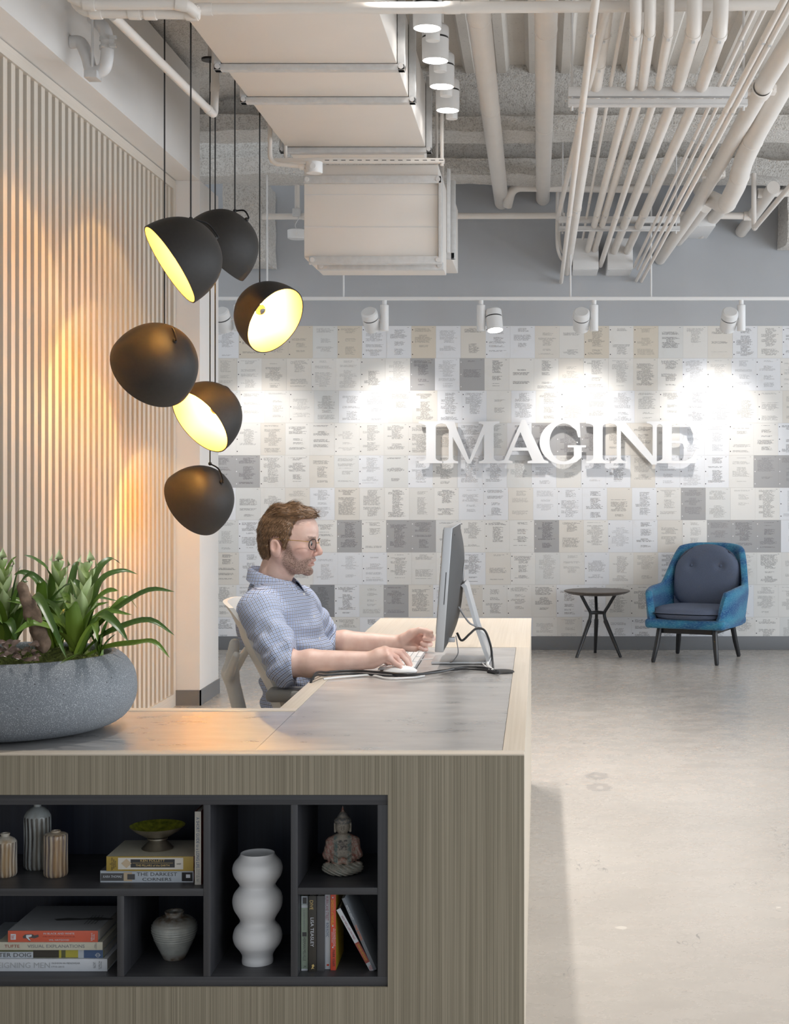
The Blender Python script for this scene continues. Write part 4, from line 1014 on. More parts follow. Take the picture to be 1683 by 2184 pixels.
# lower left pile: four lying books
Y = 3.455; z = FLR
b1 = book('white book at the very bottom of the big lower pile', hx(-60, Y), hx(229, Y), z, z + .0285, Y, Y + .235, K['white']); zc = z + .0142
at_spine(b1, 'REIGNING MEN', 46, zc, 122, .0128, Y, K['silver']); at_spine(b1, 'FASHION IN MENSWEAR', 141, zc + .0045, 60, .0042, Y, K['greytext']); at_spine(b1, '1715-2015', 124, zc - .0035, 27, .0042, Y, K['greytext'])
spine_text(b1, 'LACMA', 202, yy_of(zc, Y), 13, 6, Y, K['greytext'], r=(0, 0, -1), u=(1, 0, 0)); spine_text(b1, 'PRESTEL\nMUNICH', 214, yy_of(zc, Y), 17, 7, Y, K['greytext'], r=(0, 0, -1), u=(1, 0, 0))
z += .0285
b2 = book('painted green and blue book, second from the bottom of the lower pile', hx(-60, Y + .008), hx(222, Y + .008), z, z + .0195, Y + .008, Y + .22, K['moss'], cover_mat=K['pale']); Yb = Y + .008; zc = z + .0095
zpatch(b2, -60, 71, z, z + .014, Yb, K['pale']); at_spine(b2, 'PETER DOIG', 25, z + .0068, 84, .0095, Yb, K['charcoal'], eps=.0016)
zpatch(b2, 71, 126, z + .001, z + .0185, Yb, K['brown']); zpatch(b2, 126, 131, z, z + .019, Yb, K['ochre']); zpatch(b2, 140, 167, z + .001, z + .0188, Yb, K['ochre']); zpatch(b2, 167, 179, z, z + .019, Yb, K['pale']); zpatch(b2, 179, 220, z, z + .0192, Yb, K['blue'])
MB().lathe([(.0036, 0), (.005, 0), (.005, .0003), (.0036, .0003)], 20, Matrix.Translation((hx(209, Yb), Yb - .0014, z + .0065)) @ basis((0, -1, 0))).build('printed_emblem', K['pale'], b2, smooth=0); zpatch(b2, 203, 215, z + .0058, z + .0072, Yb, K['pale'], eps=.0014)
z += .0197; Yc = Y + .002
b3 = book('cream book, second from the top of the lower pile', hx(-5, Yc), hx(219, Yc), z, z + .0185, Yc, Yc + .225, K['cream'], cover_mat=K['cream']); zc = z + .0092
at_spine(b3, 'TUFTE', 26, zc, 32, .0068, Yc, K['inkred']); at_spine(b3, 'VISUAL EXPLANATIONS', 120, zc, 122, .0075, Yc, K['greytext']); spine_text(b3, 'GRAPHICS\nPRESS', 204, yy_of(zc, Yc), 13, 5, Yc, K['greytext'], r=(0, 0, -1), u=(1, 0, 0))
z += .0188; Yd = Y + .0
b4 = book('orange-red book with a grey cover on top of the lower pile', hx(17, Yd), hx(209, Yd), z, z + .0265, Yd, Yd + .20, K['coral'], cover_mat=K['silver']); zc = z + .0125
at_spine(b4, 'IN BLACK AND WHITE', 126, zc + .0075, 66, .0040, Yd, K['white']); at_spine(b4, 'THE LIFE OF SAMMY DAVIS, JR.', 126, zc, 70, .0034, Yd, K['inkred']); at_spine(b4, 'WIL HAYGOOD', 126, zc - .0072, 43, .0042, Yd, K['white'])
zpatch(b4, 23, 34, zc - .0065, zc + .0065, Yd, K['white']); spine_text(b4, 'WIL', 28, yy_of(zc, Yd), 9, 7, Yd, K['coral'], r=(0, 0, 1), u=(-1, 0, 0), eps=.002); spine_text(b4, 'Billboard\nBooks', 198, yy_of(zc, Yd), 16, 8, Yd, K['white'], r=(0, 0, 1), u=(-1, 0, 0))
def flatfig(pts, Yf, mat, par, nm='printed_figure'):
    m = MB(); n = len(pts); v = [(hx(a, Yf), Yf - .0014, hz(c, Yf)) for a, c in pts]; m.add(v, [tuple(range(n))]); return m.build(nm, mat, par, smooth=0)
o_ = yy_of(zc, Yd)
flatfig([(49, o_ - 1), (54, o_ - 5), (68, o_ - 6), (74, o_ - 3), (82, o_ - 5), (83, o_ + 0), (74, o_ + 3), (62, o_ + 1), (66, o_ + 8), (63, o_ + 9), (57, o_ + 3), (50, o_ + 3)], Yd, K['charcoal'], b4); flatfig([(56, o_ - 4), (68, o_ - 5), (68, o_ - 1), (61, o_ + 1), (66, o_ + 8), (62, o_ + 7), (56, o_ + 1)], Yd - .0004, K['white'], b4)
zt = z + .0267
m = MB(); m.add([(hx(70, Yd) + a, Yd + bb_, zt) for a, bb_ in ((.02, .09), (.05, .10), (.085, .095), (.12, .105), (.16, .095), (.158, .085), (.125, .078), (.10, .086), (.06, .080), (.03, .078))], [tuple(range(10))]); m.build('cover_figure', K['charcoal'], b4, smooth=0)
for k in range(4): MB().box(hx(165, Yd) + k * .008, hx(165, Yd) + k * .008 + .0015, Yd + .05, Yd + .12, zt, zt + .0002).build('cover_lettering', K['charcoal'], b4, smooth=0)

# standing books on the lower right
def sbook(label, x0, x1, ytop, Y, D, spine, cov=None): return book(label, hx(x0, Y), hx(x1, Y), FLR, hz(ytop, Y), Y, Y + D, spine, cover_mat=cov, lay=False)
Dn = dict(r=(0, 0, -1), u=(1, 0, 0)); Y = 3.46
a1 = sbook('sage green book with white bands, first in the standing row', 642.5, 657, 1911, Y, .14, K['sage'])
patch(a1, 643, 656.5, 1911, 1929, Y, K['pale']); patch(a1, 646, 654, 1914, 1927, Y, K['charcoal'], eps=.0014); patch(a1, 643, 656.5, 1930, 1936, Y, K['white']); patch(a1, 643, 656.5, 2066, 2072, Y, K['white']); patch(a1, 645, 654, 1988, 1997, Y, K['charcoal'])
spine_text(a1, 'ELIZABETH HARDWICK', 649, 1962, 44, 4, Y, K['greytext'], **Dn); spine_text(a1, 'HERMAN MELVILLE', 649.5, 2024, 50, 6, Y, K['charcoal'], **Dn); spine_text(a1, 'PL', 650, 2062, 5, 5, Y, K['charcoal'], **Dn)
Y = 3.452
a2 = sbook('dark brown book with orange and white lettering in the standing row', 658, 674.5, 1911, Y, .15, K['brown'])
spine_text(a2, 'DIVE', 664.5, 1930, 20, 7, Y, K['gildtext'], **Dn); spine_text(a2, 'LISA TEASLEY', 666, 1988, 62, 7, Y, K['white'], **Dn)
flatfig([(664, 2067), (666, 2062), (665, 2058), (669, 2056), (671, 2060), (668, 2063), (671, 2067), (668, 2065)], Y, K['gildtext'], a2, 'printed_emblem')
Y = 3.458
a3 = sbook('plain charcoal book with no title in the standing row', 675.5, 692, 1911, Y, .15, K['charcoal'])
Y = 3.47
a4 = sbook('white book with red and blue lettering in the standing row', 692.5, 704.5, 1908, Y, .14, K['white'], K['yellow'])
spine_text(a4, 'HURRICANE STREET', 698, 1937, 52, 6.5, Y, K['purple'], **Dn); spine_text(a4, 'RON KOVIC', 698.5, 1983, 30, 6, Y, K['blue'], **Dn); patch(a4, 697, 702, 2056, 2060, Y, K['red'], 'printed_emblem')
Y = 3.462
a5 = sbook('bright red book, last upright one in the standing row', 705, 716.5, 1908, Y, .14, K['red'], K['yellow'])
spine_text(a5, 'GHOSTS of MANILA', 709.5, 1946, 55, 6, Y, K['yellow'], **Dn); spine_text(a5, 'MARK KRAM', 712, 2043, 34, 5.5, Y, K['dark'], **Dn); spine_text(a5, 'The Fateful Blood Feud\nBetween Muhammad Ali\nand Joe Frazier', 711.5, 1999, 38, 9, Y, K['white'], **Dn)
for q in (1914, 1974.5, 2020): MB().lathe([(0, 0), (.0017, 0), (.0017, .0002)], 8, Matrix.Translation((hx(710, Y), Y - .0013, hz(q, Y))) @ basis((0, -1, 0))).build('printed_dot', K['white'], a5, smooth=0)
# two leaning books
def lean(label, foot, top, thick, Y, D, spine, cov):
    """foot, top: pixels of the spine's lower and upper left corner; the book leans between them"""
    A = px(*foot, Y); B = px(*top, Y); u = (B - A); L = u.length; u.normalize(); r = Vector((u.z, 0, -u.x)); Mx = Matrix((r, Vector((0, 1, 0)), u)).transposed().to_4x4(); Mx.translation = A
    t = book(label, 0, thick, 0, L, 0, D, spine, cover_mat=cov, lay=False, M4=Mx); return t, Mx, L
def ltext(t, Mx, L, body, f, w, h, off, mat, eps=.0013):
    c = Mx @ Vector((off, -eps, L * f)); text_mesh(body, c, -(Mx.to_3x3() @ Vector((0, 0, 1))), Mx.to_3x3() @ Vector((1, 0, 0)), w, h, mat, t)
def lpatch(t, Mx, L, f0, f1, a, b, mat, eps=.0009):
    m = MB(); m.box(a, b, -eps, -eps + .0002, L * f0, L * f1); m.v = [tuple(Mx @ Vector(v)) for v in m.v]; m.build('printed_panel', mat, t, smooth=0)
t, Mx, L = lean('white and maroon book leaning against the shelf side', (790, 2073), (717.5, 1941), .0105, 3.46, .11, K['white'], K['dark'])
lpatch(t, Mx, L, .135, .46, 0, .0105, K['maroon']); ltext(t, Mx, L, "HOW WE'LL LIVE ON MARS", .70, .062, .0045, .0052, K['purple']); ltext(t, Mx, L, 'STEPHEN PETRANEK', .30, .044, .005, .0052, K['yellow'], .0014); ltext(t, Mx, L, 'TED', .055, .0115, .0062, .0052, K['red'])
t, Mx, L = lean('dark grey book leaning on top of the white and maroon one', (797, 2070), (729, 1917), .0075, 3.452, .15, K['steel'], K['pale'])
ltext(t, Mx, L, 'PATRICK DEWITT', .80, .036, .005, .0038, K['white']); ltext(t, Mx, L, 'THE SISTERS', .52, .038, .005, .0038, K['orange'])

# round jar, white vase, seated statue
rings = [(0, 0), (.024, 0), (.0255, .002), (.032, .018), (.042, .038)]
jp = [(.0, .0), (.024, 0), (.0262, .002), (.034, .018), (.0445, .040), (.0510, .058), (.0535, .070), (.0515, .083), (.043, .0935), (.030, .099), (.0225, .1005), (.0215, .1045), (.0228, .110), (.0205, .111), (.0185, .104), (.020, .098), (0, .095)]
def dens(pr, k=6):
    out = []
    for (a, b), (c, d) in zip(pr, pr[1:]): out += [(a + (c - a) * i / k, b + (d - b) * i / k) for i in range(k)]
    return out + [pr[-1]]
def smooth_prof(pr, n=5): return [(max(p.x, 0), p.y) for p in smoothpath([(a, b, 0) for a, b in pr], n)]
jprof = [(0, 0)] + smooth_prof(jp[1:-1], 8) + [(0, .095)]
jprof = [(r + (.0006 * math.sin(z * 1100) if .02 < z < .088 and r > .03 else 0), z) for r, z in jprof]
lathe_thing('ceramic_jar', 'round celadon jar with fine ribs in the small square shelf', 'jar', jprof, at_shelf(372, 3.55, FLR), M['jar'], 56, part='jar_body')
vp = [(.036, 0), (.0365, .006), (.036, .018), (.042, .030), (.053, .045), (.0575, .062), (.053, .080), (.043, .092), (.0405, .100), (.045, .110), (.055, .127), (.0585, .145), (.055, .162), (.045, .175), (.0415, .182), (.046, .191), (.055, .205), (.0585, .220), (.055, .234), (.045, .246), (.0405, .253), (.0395, .2565), (.0375, .2565), (.037, .25), (.050, .225), (.051, .215)]
lathe_thing('bubble_vase', 'tall white ceramic vase with three stacked bulges', 'vase', [(0, 0)] + smooth_prof(vp, 6) + [(0, .20)], at_shelf(549.5, 3.52, FLR), M['vase'], 64, part='vase_body')
def statue():
    Y = 3.54; base = at_shelf(731, Y, SHR); t = thing('buddha_statue', 'small seated meditating statue in worn paint on the upper shelf', 'statue', base)
    def f(p):
        x, y, z = p.T; ax = np.abs(x); q = np.stack([ax, y, z], 1)
        d = s_ell(q, (0, -.004, .013), (.0465, .032, .0145))                                   # crossed legs
        d = smin(d, s_rc(q, (.036, -.008, .019), (.006, -.027, .012), .0115, .009), .008)
        d = smin(d, s_ell(q, (0, .004, .052), (.026, .017, .036)), .010)                          # trunk
        d = smin(d, s_ell(q, (0, .006, .078), (.0315, .014, .017)), .010)                          # shoulders
        d = smin(d, s_rc(q, (.0305, .004, .076), (.036, -.002, .046), .0095, .0095), .008)        # arms
        d = smin(d, s_rc(q, (.036, -.002, .046), (.010, -.024, .033), .0095, .0065), .008)
        d = smin(d, s_ell(q, (0, -.026, .037), (.009, .006, .008)), .004)                         # joined hands
        d = smin(d, s_rc(q, (0, .003, .09), (0, .002, .105), .0085, .008), .006)                  # neck
        d = smin(d, s_ell(q, (0, -.001, .1115), (.0172, .0165, .0192)), .004)                     # head
        d = smin(d, s_rc(q, (0, -.016, .1145), (0, -.0188, .1080), .0019, .0028), .002)
        d = smin(d, s_ell(q, (0, -.0160, .1010), (.0055, .0026, .0018)), .0015)
        d = smax(d, -s_ell(q, (.0068, -.0172, .1140), (.0046, .0034, .0020)), .0015)
        d = smin(d, s_rc(q, (.0186, .001, .119), (.0178, .0, .100), .0025, .0030), .0015)         # long ears
        hair = s_ell(q, (0, .002, .1250), (.0202, .0195, .0110)); hair = smin(hair, s_ell(q, (0, .002, .1360), (.0115, .0115, .010)), .005)
        hair = hair + .0006 * np.sin(x * 1500) * np.sin(z * 1500) * np.sin(y * 1500)
        d = smin(d, hair, .0015); d = smin(d, s_rc(q, (0, .002, .143), (0, .002, .160), .0048, .0008), .003)
        fold = np.where(z < .03, .0010 * np.sin(x * 420 + z * 900), 0) + np.where((z > .03) & (z < .085) & (ax > .02), .0006 * np.sin(x * 700 + z * 260), 0)
        return d + fold
    me = sdf_mesh('figure', f, (-.055, -.045, -.003), (.055, .03, .168), .0013)
    co = np.zeros(len(me.vertices) * 3); me.vertices.foreach_get('co', co); co = co.reshape(-1, 3); x, y, z = co.T; ax = np.abs(x)
    col = np.tile(np.array([.33, .30, .25, 1.0]), (len(co), 1))
    col[(z > .03) & (z < .094) & (ax > .017)] = (.26, .095, .075, 1)
    band = (z > .034) & (z < .095) & (np.abs(ax - (.012 + .06 * np.abs(z - .065) * .12 + .004)) < .0045) & (y < .0); col[band] = (.10, .17, .17, 1)
    chest = (z > .058) & (z < .082) & (ax < .0105 + .0015 * np.sin(z * 900)) & (y < 0); col[chest] = (.035, .03, .03, 1)
    col[(z > .118) & (z < .145) & ~((y < -.006) & (z < .119))] = (.13, .145, .16, 1); col[z > .146] = (.28, .06, .05, 1)
    col[(z > .029) & (z < .045) & (ax < .010) & (y < -.018)] = (.30, .13, .09, 1); col[(z < .028)] = (.22, .235, .205, 1)
    a = me.color_attributes.new('paint', 'FLOAT_COLOR', 'POINT'); a.data.foreach_set('color', col.ravel().astype(np.float32))
    o = link('figure', me, M['statue'], t, world_co=False); o.rotation_euler = (0, 0, .12)
statue()

# ================================================================== SIGN LETTERS
def prism(poly, z0, z1, mb):
    """2D outline (x, z) extruded in depth"""
    n = len(poly); v = [(x, z0, y) for x, y in poly] + [(x, z1, y) for x, y in poly]
    mb.add(v, [tuple(range(n)), tuple(range(2 * n - 1, n - 1, -1))] + [(i, (i + 1) % n, n + (i + 1) % n, n + i) for i in range(n)])
def arc(cx, cy, rx, ry, a0, a1, n=6): return [(cx + rx * math.cos(math.radians(a0 + (a1 - a0) * k / n)), cy + ry * math.sin(math.radians(a0 + (a1 - a0) * k / n))) for k in range(n + 1)]
SF = .048
def stem(x, w, L=.11, R=.11, bot=True, top=True, y0=0.0, y1=1.0):
    """upright with bracketed serifs"""
    h = w / 2; P = []
    if bot: P += [(x - h - L, y0), (x + h + R, y0), (x + h + R, y0 + SF)] + arc(x + h + R, y0 + SF + .075, R, .075, 270, 180, 4)[1:]
    else: P += [(x - h, y0), (x + h, y0)]
    if top: P += arc(x + h + R, y1 - SF - .075, R, .075, 180, 90, 4) + [(x + h + R, y1), (x - h - L, y1)] + [(x - h - L, y1 - SF)] + arc(x - h - L, y1 - SF - .075, L, .075, 90, 0, 4)[1:]
    else: P += [(x + h, y1), (x - h, y1)]
    if bot: P += arc(x - h - L, y0 + SF + .075, L, .075, 0, -90, 4)
    return P
def bar(x0, y0, x1, y1, w0): return [(x0 - w0 / 2, y0), (x0 + w0 / 2, y0), (x1 + w0 / 2, y1), (x1 - w0 / 2, y1)]
TK, TN = .215, .088
def glyph(c):
    if c == 'I': return [stem(.275, TK, .165, .165)], .55
    if c == 'M': return [stem(.215, TN, .14, .12, True, False), stem(1.075, TK, .12, .13), [(0.0, 1), (0.0, .955), (.10, .93), (.59, -.01), (.67, -.01), (.36, .78), (.30, 1)], [(.60, -.01), (.665, -.01), (1.02, .80), (1.02, 1), (.985, 1)]], 1.32
    if c == 'A': return [[(.05, .04), (.145, .04), (.52, .99), (.49, 1.04), (.455, 1.04)], [(.455, 1.04), (.53, 1.04), (.965, .03), (.70, .03), (.40, .80)], [(.19, .30), (.80, .30), (.78, .375), (.215, .375)], [(-.06, 0), (.25, 0), (.25, SF), (.16, .075), (.04, .075), (-.06, SF)], [(.58, 0), (1.04, 0), (1.04, SF), (.95, .08), (.71, .08), (.58, SF)]], .98
    if c == 'G':
        outer = arc(.56, .5, .55, .53, 48, 318, 30); inner = arc(.57, .5, .33, .455, 318, 48, 30)
        ring = [outer[i] for i in range(31)]; qs = []
        for i in range(30): qs.append([outer[i], outer[i + 1], inner[29 - i], inner[30 - i]])
        return qs + [[(.80, .08), (.98, .14), (.98, .385), (.80, .385)], [(.66, .38), (1.08, .38), (1.08, .43), (.66, .43)], [(.84, .985), (.93, 1.0), (.955, .62), (.90, .62), (.86, .78), (.78, .86)], [(.80, .08), (.98, .14), (.86, .03), (.76, .0)]], 1.08
    if c == 'N': return [stem(.205, TN, .13, .13, True, False), stem(.985, TN, .13, .12, False, True), [(0, 1), (0, .955), (.12, .93), (.92, -.03), (1.028, -.03), (1.028, .06), (.33, 1)]], 1.12
    if c == 'E':
        return [stem(.27, TK, .15, .0), [(.30, 1), (.90, 1), (.925, .70), (.87, .70), (.80, .86), (.68, .945), (.30, .945)], [(.30, 0), (.93, 0), (.985, .32), (.925, .32), (.83, .13), (.70, .058), (.30, .058)], [(.30, .485), (.70, .485), (.70, .535), (.30, .535)], [(.66, .66), (.715, .66), (.715, .35), (.66, .35), (.63, .46), (.56, .485), (.56, .535), (.63, .56)]], .98
LH = .330; LZ = hz(988, WALL_Y - .1)
order = [('I', 893, 'first letter I of the white wall sign'), ('M', 941, 'letter M of the white wall sign'), ('A', 1069, 'letter A of the white wall sign'), ('G', 1150, 'letter G of the white wall sign'), ('I', 1250, 'second letter I of the white wall sign, after the G'), ('N', 1300, 'letter N of the white wall sign'), ('E', 1398, 'last letter E of the white wall sign')]
ends = [945, 1066, 1164, 1250, 1301, 1410, 1489]
for (c, x0, lab), x1 in zip(order, ends):
    polys, w = glyph(c); Yf = WALL_Y - .085; X0 = hx(x0, Yf); sx = (hx(x1, Yf) - X0) / w
    t = thing('sign_letter', lab + ', standing off the paper', 'letter', (X0, Yf, LZ), 'white letters of the wall sign')
    m = MB()
    for k, P in enumerate(polys): prism([(X0 + a * sx, LZ + b * LH) for a, b in P], Yf + k * .00004, Yf + .034, m)
    m.build('letter_face', M['letter'], t, smooth=25, weld=False)
    for a in (.28 * w, .72 * w):
        q = {'M': (.215, 1.075), 'A': (.16, .84), 'N': (.205, .9), 'G': (.12, .88)}.get(c, (.24, .30)); q = q[0] if a < .5 * w else q[1]
        zq = .5 if c in 'IMG' else .12
        MB().cyl((X0 + q * sx, Yf + .03, LZ + zq * LH), (X0 + q * sx, WALL_Y - .001, LZ + zq * LH), .006, seg=8).build('standoff', M['white_metal'], t)

# ================================================================== COMPUTER
def YD(y, h=DT): return (EYE - h) * F / (y - CY)
mon = thing('desktop_computer', 'silver all-in-one computer seen from its side on the desk', 'computer', (-.27, 5.13, DT))
ny0, ny1 = 4.87, 5.40; zb, ztp = .80, 1.206
xf = lambda z: -.338 + (z - zb) / (ztp - zb) * .029          # leaning front face
def mv(x, y, z): return (xf(z) + x, y, z)
m = MB()
def slab(x0, x1, y0, y1, z0, z1, bev):
    q = MB(); q.box(x0, x1, y0, y1, z0, z1, bev); return [(xf(v[2]) + v[0], v[1], v[2]) for v in q.v], q.f
m.add(*slab(0, .029, ny0, ny1, zb, ztp, .004)); m.build('case', M['alu'], mon)
g = MB(); N = 18
def backf(u, v):
    y = ny0 + .004 + (ny1 - ny0 - .008) * u; z = zb + .004 + (ztp - zb - .008) * v
    b = (1 - abs(2 * u - 1) ** 3.0) * (1 - abs(2 * v - 1) ** 3.0); return (xf(z) + .029 + .034 * b, y, z)
g.grid(backf, 25, 25); g.build('back_shell', M['mon_back'], mon, smooth=80)
m = MB(); m.add(*slab(-.0012, .0005, ny0 + .008, ny1 - .008, zb + .06, ztp - .008, 0)); m.build('screen', M['screen'], mon, smooth=0)
m = MB(); m.box(-.2955, -.293, ny0 - .0008, ny0, .955, 1.06); m.v = [(xf(v[2]) + .018 + (v[0] + .2955), v[1], v[2]) for v in m.v]; m.build('disc_slot', M['black'], mon, smooth=0)
m = MB(); m.add([(xf(1.14) + .06, 5.02 + a, 1.185 + b) for a, b in ((0, 0), (.23, 0), (.23, .008), (0, .008))], [(0, 1, 2, 3)]); 
MB().box(xf(1.19) + .030, xf(1.19) + .034, 4.93, 5.34, 1.176, 1.182).build('vent_slot', M['black'], mon, smooth=0)
# fruit-shaped emblem on the back
pts = [(0, .030)] + [(.030 * math.sin(a) * (1 - .10 * math.cos(2 * a)), .030 * math.cos(a) - .004 * math.cos(2 * a)) for a in [math.radians(k) for k in range(20, 341, 20)]]
m = MB(); m.add([(xf(1.05 + b) + .029 + .0345, 5.135 + a, 1.05 + b) for a, b in pts], [tuple(range(len(pts)))]); m.add([(xf(1.05 + b) + .029 + .0345, 5.135 + a, 1.05 + b) for a, b in ((.0, .034), (.006, .038), (.014, .050), (.004, .046))], [(0, 1, 2, 3)]); m.build('emblem', M['alu'], mon, smooth=0)
# stand: slanted plate and foot
m = MB(); Ys0, Ys1 = 5.045, 5.235
pl = [(-.285 + .060, 1.0), (-.252, 1.012), (-.2435, 1.005), (-.205, .86), (-.168, DT + .02), (-.166, DT + .003), (-.176, DT + .003), (-.180, DT + .018), (-.216, .86), (-.2535, .99)]
pl = [(-.262, 1.005), (-.250, 1.012), (-.2425, 1.004), (-.203, .86), (-.166, DT + .020), (-.168, DT + .004), (-.178, DT + .004), (-.178, DT + .018), (-.214, .86), (-.252, .994)]
n_ = len(pl); v = [(x, Ys0, z) for x, z in pl] + [(x, Ys1, z) for x, z in pl]; m.add(v, [tuple(range(n_)), tuple(range(2 * n_ - 1, n_ - 1, -1))] + [(i, (i + 1) % n_, n_ + (i + 1) % n_, n_ + i) for i in range(n_)])
m.build('stand_arm', M['alu'], mon, smooth=30); MB().box(-.362, -.170, Ys0, Ys1, DT, DT + .008, .003).build('stand_foot', M['alu'], mon)
# keyboard
kb = thing('keyboard', 'slim white keyboard between the hands of the man', 'keyboard', (-.46, 5.09, DT))
kz = lambda x: DT + .006 + (-.40 - x) * .02
m = MB(); m.box(-.522, -.402, 4.875, 5.305, DT + .002, DT + .009, .002); m.build('keyboard_base', M['alu'], kb)
rowx = [-.516 + k * .0188 for k in range(6)]
kme = MB().box(0, .0168, 0, .0168, 0, .0034, .0008).mesh('key', 35); kme.materials.append(M['key'])
for i, x in enumerate(rowx):
    if i == 0:
        for y, w in ((4.88, 5), (4.975, 1), (4.994, 1), (5.013, 5.6), (5.124, 1), (5.143, 1), (5.162, 1.6), (5.20, 5)):
            k = bpy.data.objects.new('key', kme); C.objects.link(k); k.parent = kb; k.location = Vector((x, y, DT + .0085)) - kb.location; k.scale = (1, max(1, w * 1.05), 1)
        continue
    for j in range(22):
        if i == 5 and j in (7, 14): continue
        k = bpy.data.objects.new('key', kme); C.objects.link(k); k.parent = kb; k.location = Vector((x, 4.8805 + j * .0192, DT + .0085)) - kb.location
# mouse
ms = thing('mouse', 'small white computer mouse under the near hand', 'mouse', (-.445, 4.845, DT))
def mousef(p):
    q = p - np.array([-.447, 4.845, DT + .001]); d = s_ell(q, (0, 0, 0), (.056, .029, .020)); return smax(d, -q[:, 2], .002)
link('mouse_shell', sdf_mesh('mouse_shell', mousef, (-.51, 4.81, DT - .002), (-.385, 4.88, DT + .036), .002), M['key'], ms)
MB().box(-.50, -.394, 4.819, 4.871, DT, DT + .002, .0008).build('mouse_base', M['alu'], ms)
# cables
def cable(label, pts, r, mat, name='cable', n=8): 
    t = thing(name, label, 'cable', pts[0], 'cables on the desk'); MB().tube(smoothpath(pts, n), r, 8).build('cable_run', mat, t); return t
def dp(x, y, h=DT + .006): return pxh(x, y, h)
gr = thing('cable_grommet', 'flat black round grommet where the cables leave the desk', 'grommet', dp(1068, 1433, DT)); g0 = dp(1068, 1433, DT)
MB().lathe([(0, .006), (.022, .006), (.042, .004), (.045, 0), (0, 0)], 28).build('grommet_plate', M['black'], gr, world_co=False)
cable('upper black cable snaking along the desk to the grommet', [px(655, 1470, 4.60) - Vector((0, 0, .12)), dp(668, 1446), dp(700, 1434), dp(760, 1431), dp(820, 1435, DT + .010), dp(870, 1439, DT + .012), dp(930, 1434, DT + .010), dp(985, 1424), dp(1030, 1424), dp(1062, 1432)], .0042, M['cable_black'])
cable('lower black cable lying beside the first one on the desk', [px(652, 1478, 4.58) - Vector((0, 0, .12)), dp(664, 1452), dp(698, 1440), dp(756, 1437), dp(822, 1441, DT + .005), dp(880, 1440, DT + .004), dp(938, 1431, DT + .004), dp(990, 1427), dp(1035, 1429), dp(1066, 1436)], .0042, M['cable_black'])
cable('white cable lying along the black ones on the desk', [dp(690, 1448, DT + .004), dp(740, 1443, DT + .004), dp(790, 1440, DT + .004), dp(830, 1447, DT + .003), dp(880, 1445, DT + .003), dp(905, 1441, DT + .003)], .003, M['cable_white'])
cable('thin white keyboard cable running towards the stand', [dp(897, 1407, DT + .006), dp(930, 1405, DT + .004), dp(985, 1402, DT + .004), dp(1015, 1405, DT + .004), dp(1024, 1410, DT + .005), dp(1045, 1430, DT + .005)], .0018, M['cable_white'])
cable('grey cable looping from the back of the computer through the stand', [Vector((xf(.93) + .06, 5.02, .935)), px(1000, 1327, 5.03), px(1018, 1337, 5.05), px(1036, 1352, 5.08), px(1050, 1392, 5.08), px(1045, 1418, 5.05), dp(1056, 1431)], .0032, M['cable_grey'])
cable('black cable arching from the port of the computer over the stand', [Vector((xf(.87) + .062, 4.98, .852)), px(985, 1366, 4.97), px(1002, 1352, 4.98), px(1016, 1341, 5.0), px(1034, 1345, 5.02), px(1046, 1375, 5.04), px(1050, 1405, 5.04), dp(1052, 1428)], .0040, M['cable_black'])
cable('white cable bundle hanging down behind the stand', [px(1024, 1342, 5.06), px(1040, 1360, 5.08), px(1046, 1395, 5.06), px(1040, 1417, 5.03), dp(1052, 1430)], .0055, M['cable_white'])
cable('thin grey wire dropping from the port to the stand foot', [Vector((xf(.86) + .06, 4.96, .845)), px(975, 1372, 4.96), px(977, 1393, 4.97), px(966, 1410, 5.02), px(957, 1413, 5.06)], .0018, M['cable_grey'])
pg = thing('cable_plug', 'small grey plug in the lower back of the computer', 'plug', px(963, 1364, 4.97), 'cables on the desk'); a = px(963, 1364, 4.97); MB().box(a.x - .016, a.x + .012, a.y - .01, a.y + .01, a.z - .008, a.z + .008, .002).build('plug_body', M['alu'], pg)

# ================================================================== PLANTER
PX, PY = -1.318, 3.745
pot = thing('planter_bowl', 'wide round dark stone planter bowl on the counter', 'planter', (PX, PY, DT))
prof = [(0, 0)] + smooth_prof([(.170, .0), (.222, .005), (.270, .026), (.297, .062), (.304, .102), (.298, .140), (.280, .170), (.259, .188), (.251, .191), (.241, .188), (.238, .172), (.240, .150)], 5) + [(0, .150)]
MB().lathe(prof, 80, None, 0, lambda a, z: 1 + .006 * math.sin(a * 3 + 1)).build('bowl', M['stone'], pot, world_co=False, smooth=60)
# moss
mo = MB(); NS = 46
def mossf(u, v):
    a = u * 2 * math.pi; r = v * .241; x = r * math.cos(a); y = r * math.sin(a)
    z = .176 + .018 * math.sin(9 * x + 1) * math.cos(11 * y) + .030 * math.exp(-((x + .02) ** 2 + (y + .13) ** 2) / .006) + .022 * math.exp(-((x - .17) ** 2 + (y + .03) ** 2) / .004) - .012 * v ** 6
    p = np.array([[x, y, z]]); z += .006 * float(wob(p, 160, 4)[0]) + .003 * float(wob(p, 420, 5)[0]); return (PX + x, PY + y, DT + z)
mo.grid(mossf, 110, NS, closed_u=True)
rm = random.Random(3)
for k in range(2600):
    a = rm.uniform(0, 6.283); v = math.sqrt(rm.random()) * .98; b = Vector(mossf(a / 6.2832, v)); d = Vector((rm.gauss(0, .5), rm.gauss(0, .5), 1)).normalized() * rm.uniform(.004, .011); s_ = Vector((rm.gauss(0, 1), rm.gauss(0, 1), 0)).normalized() * .0012
    mo.add([b - s_, b + s_, b + d], [(0, 1, 2)])
tag(mo.build('moss', M['moss'], None, smooth=0, weld=False), 'green moss filling the stone planter bowl', 'moss', kind='stuff')
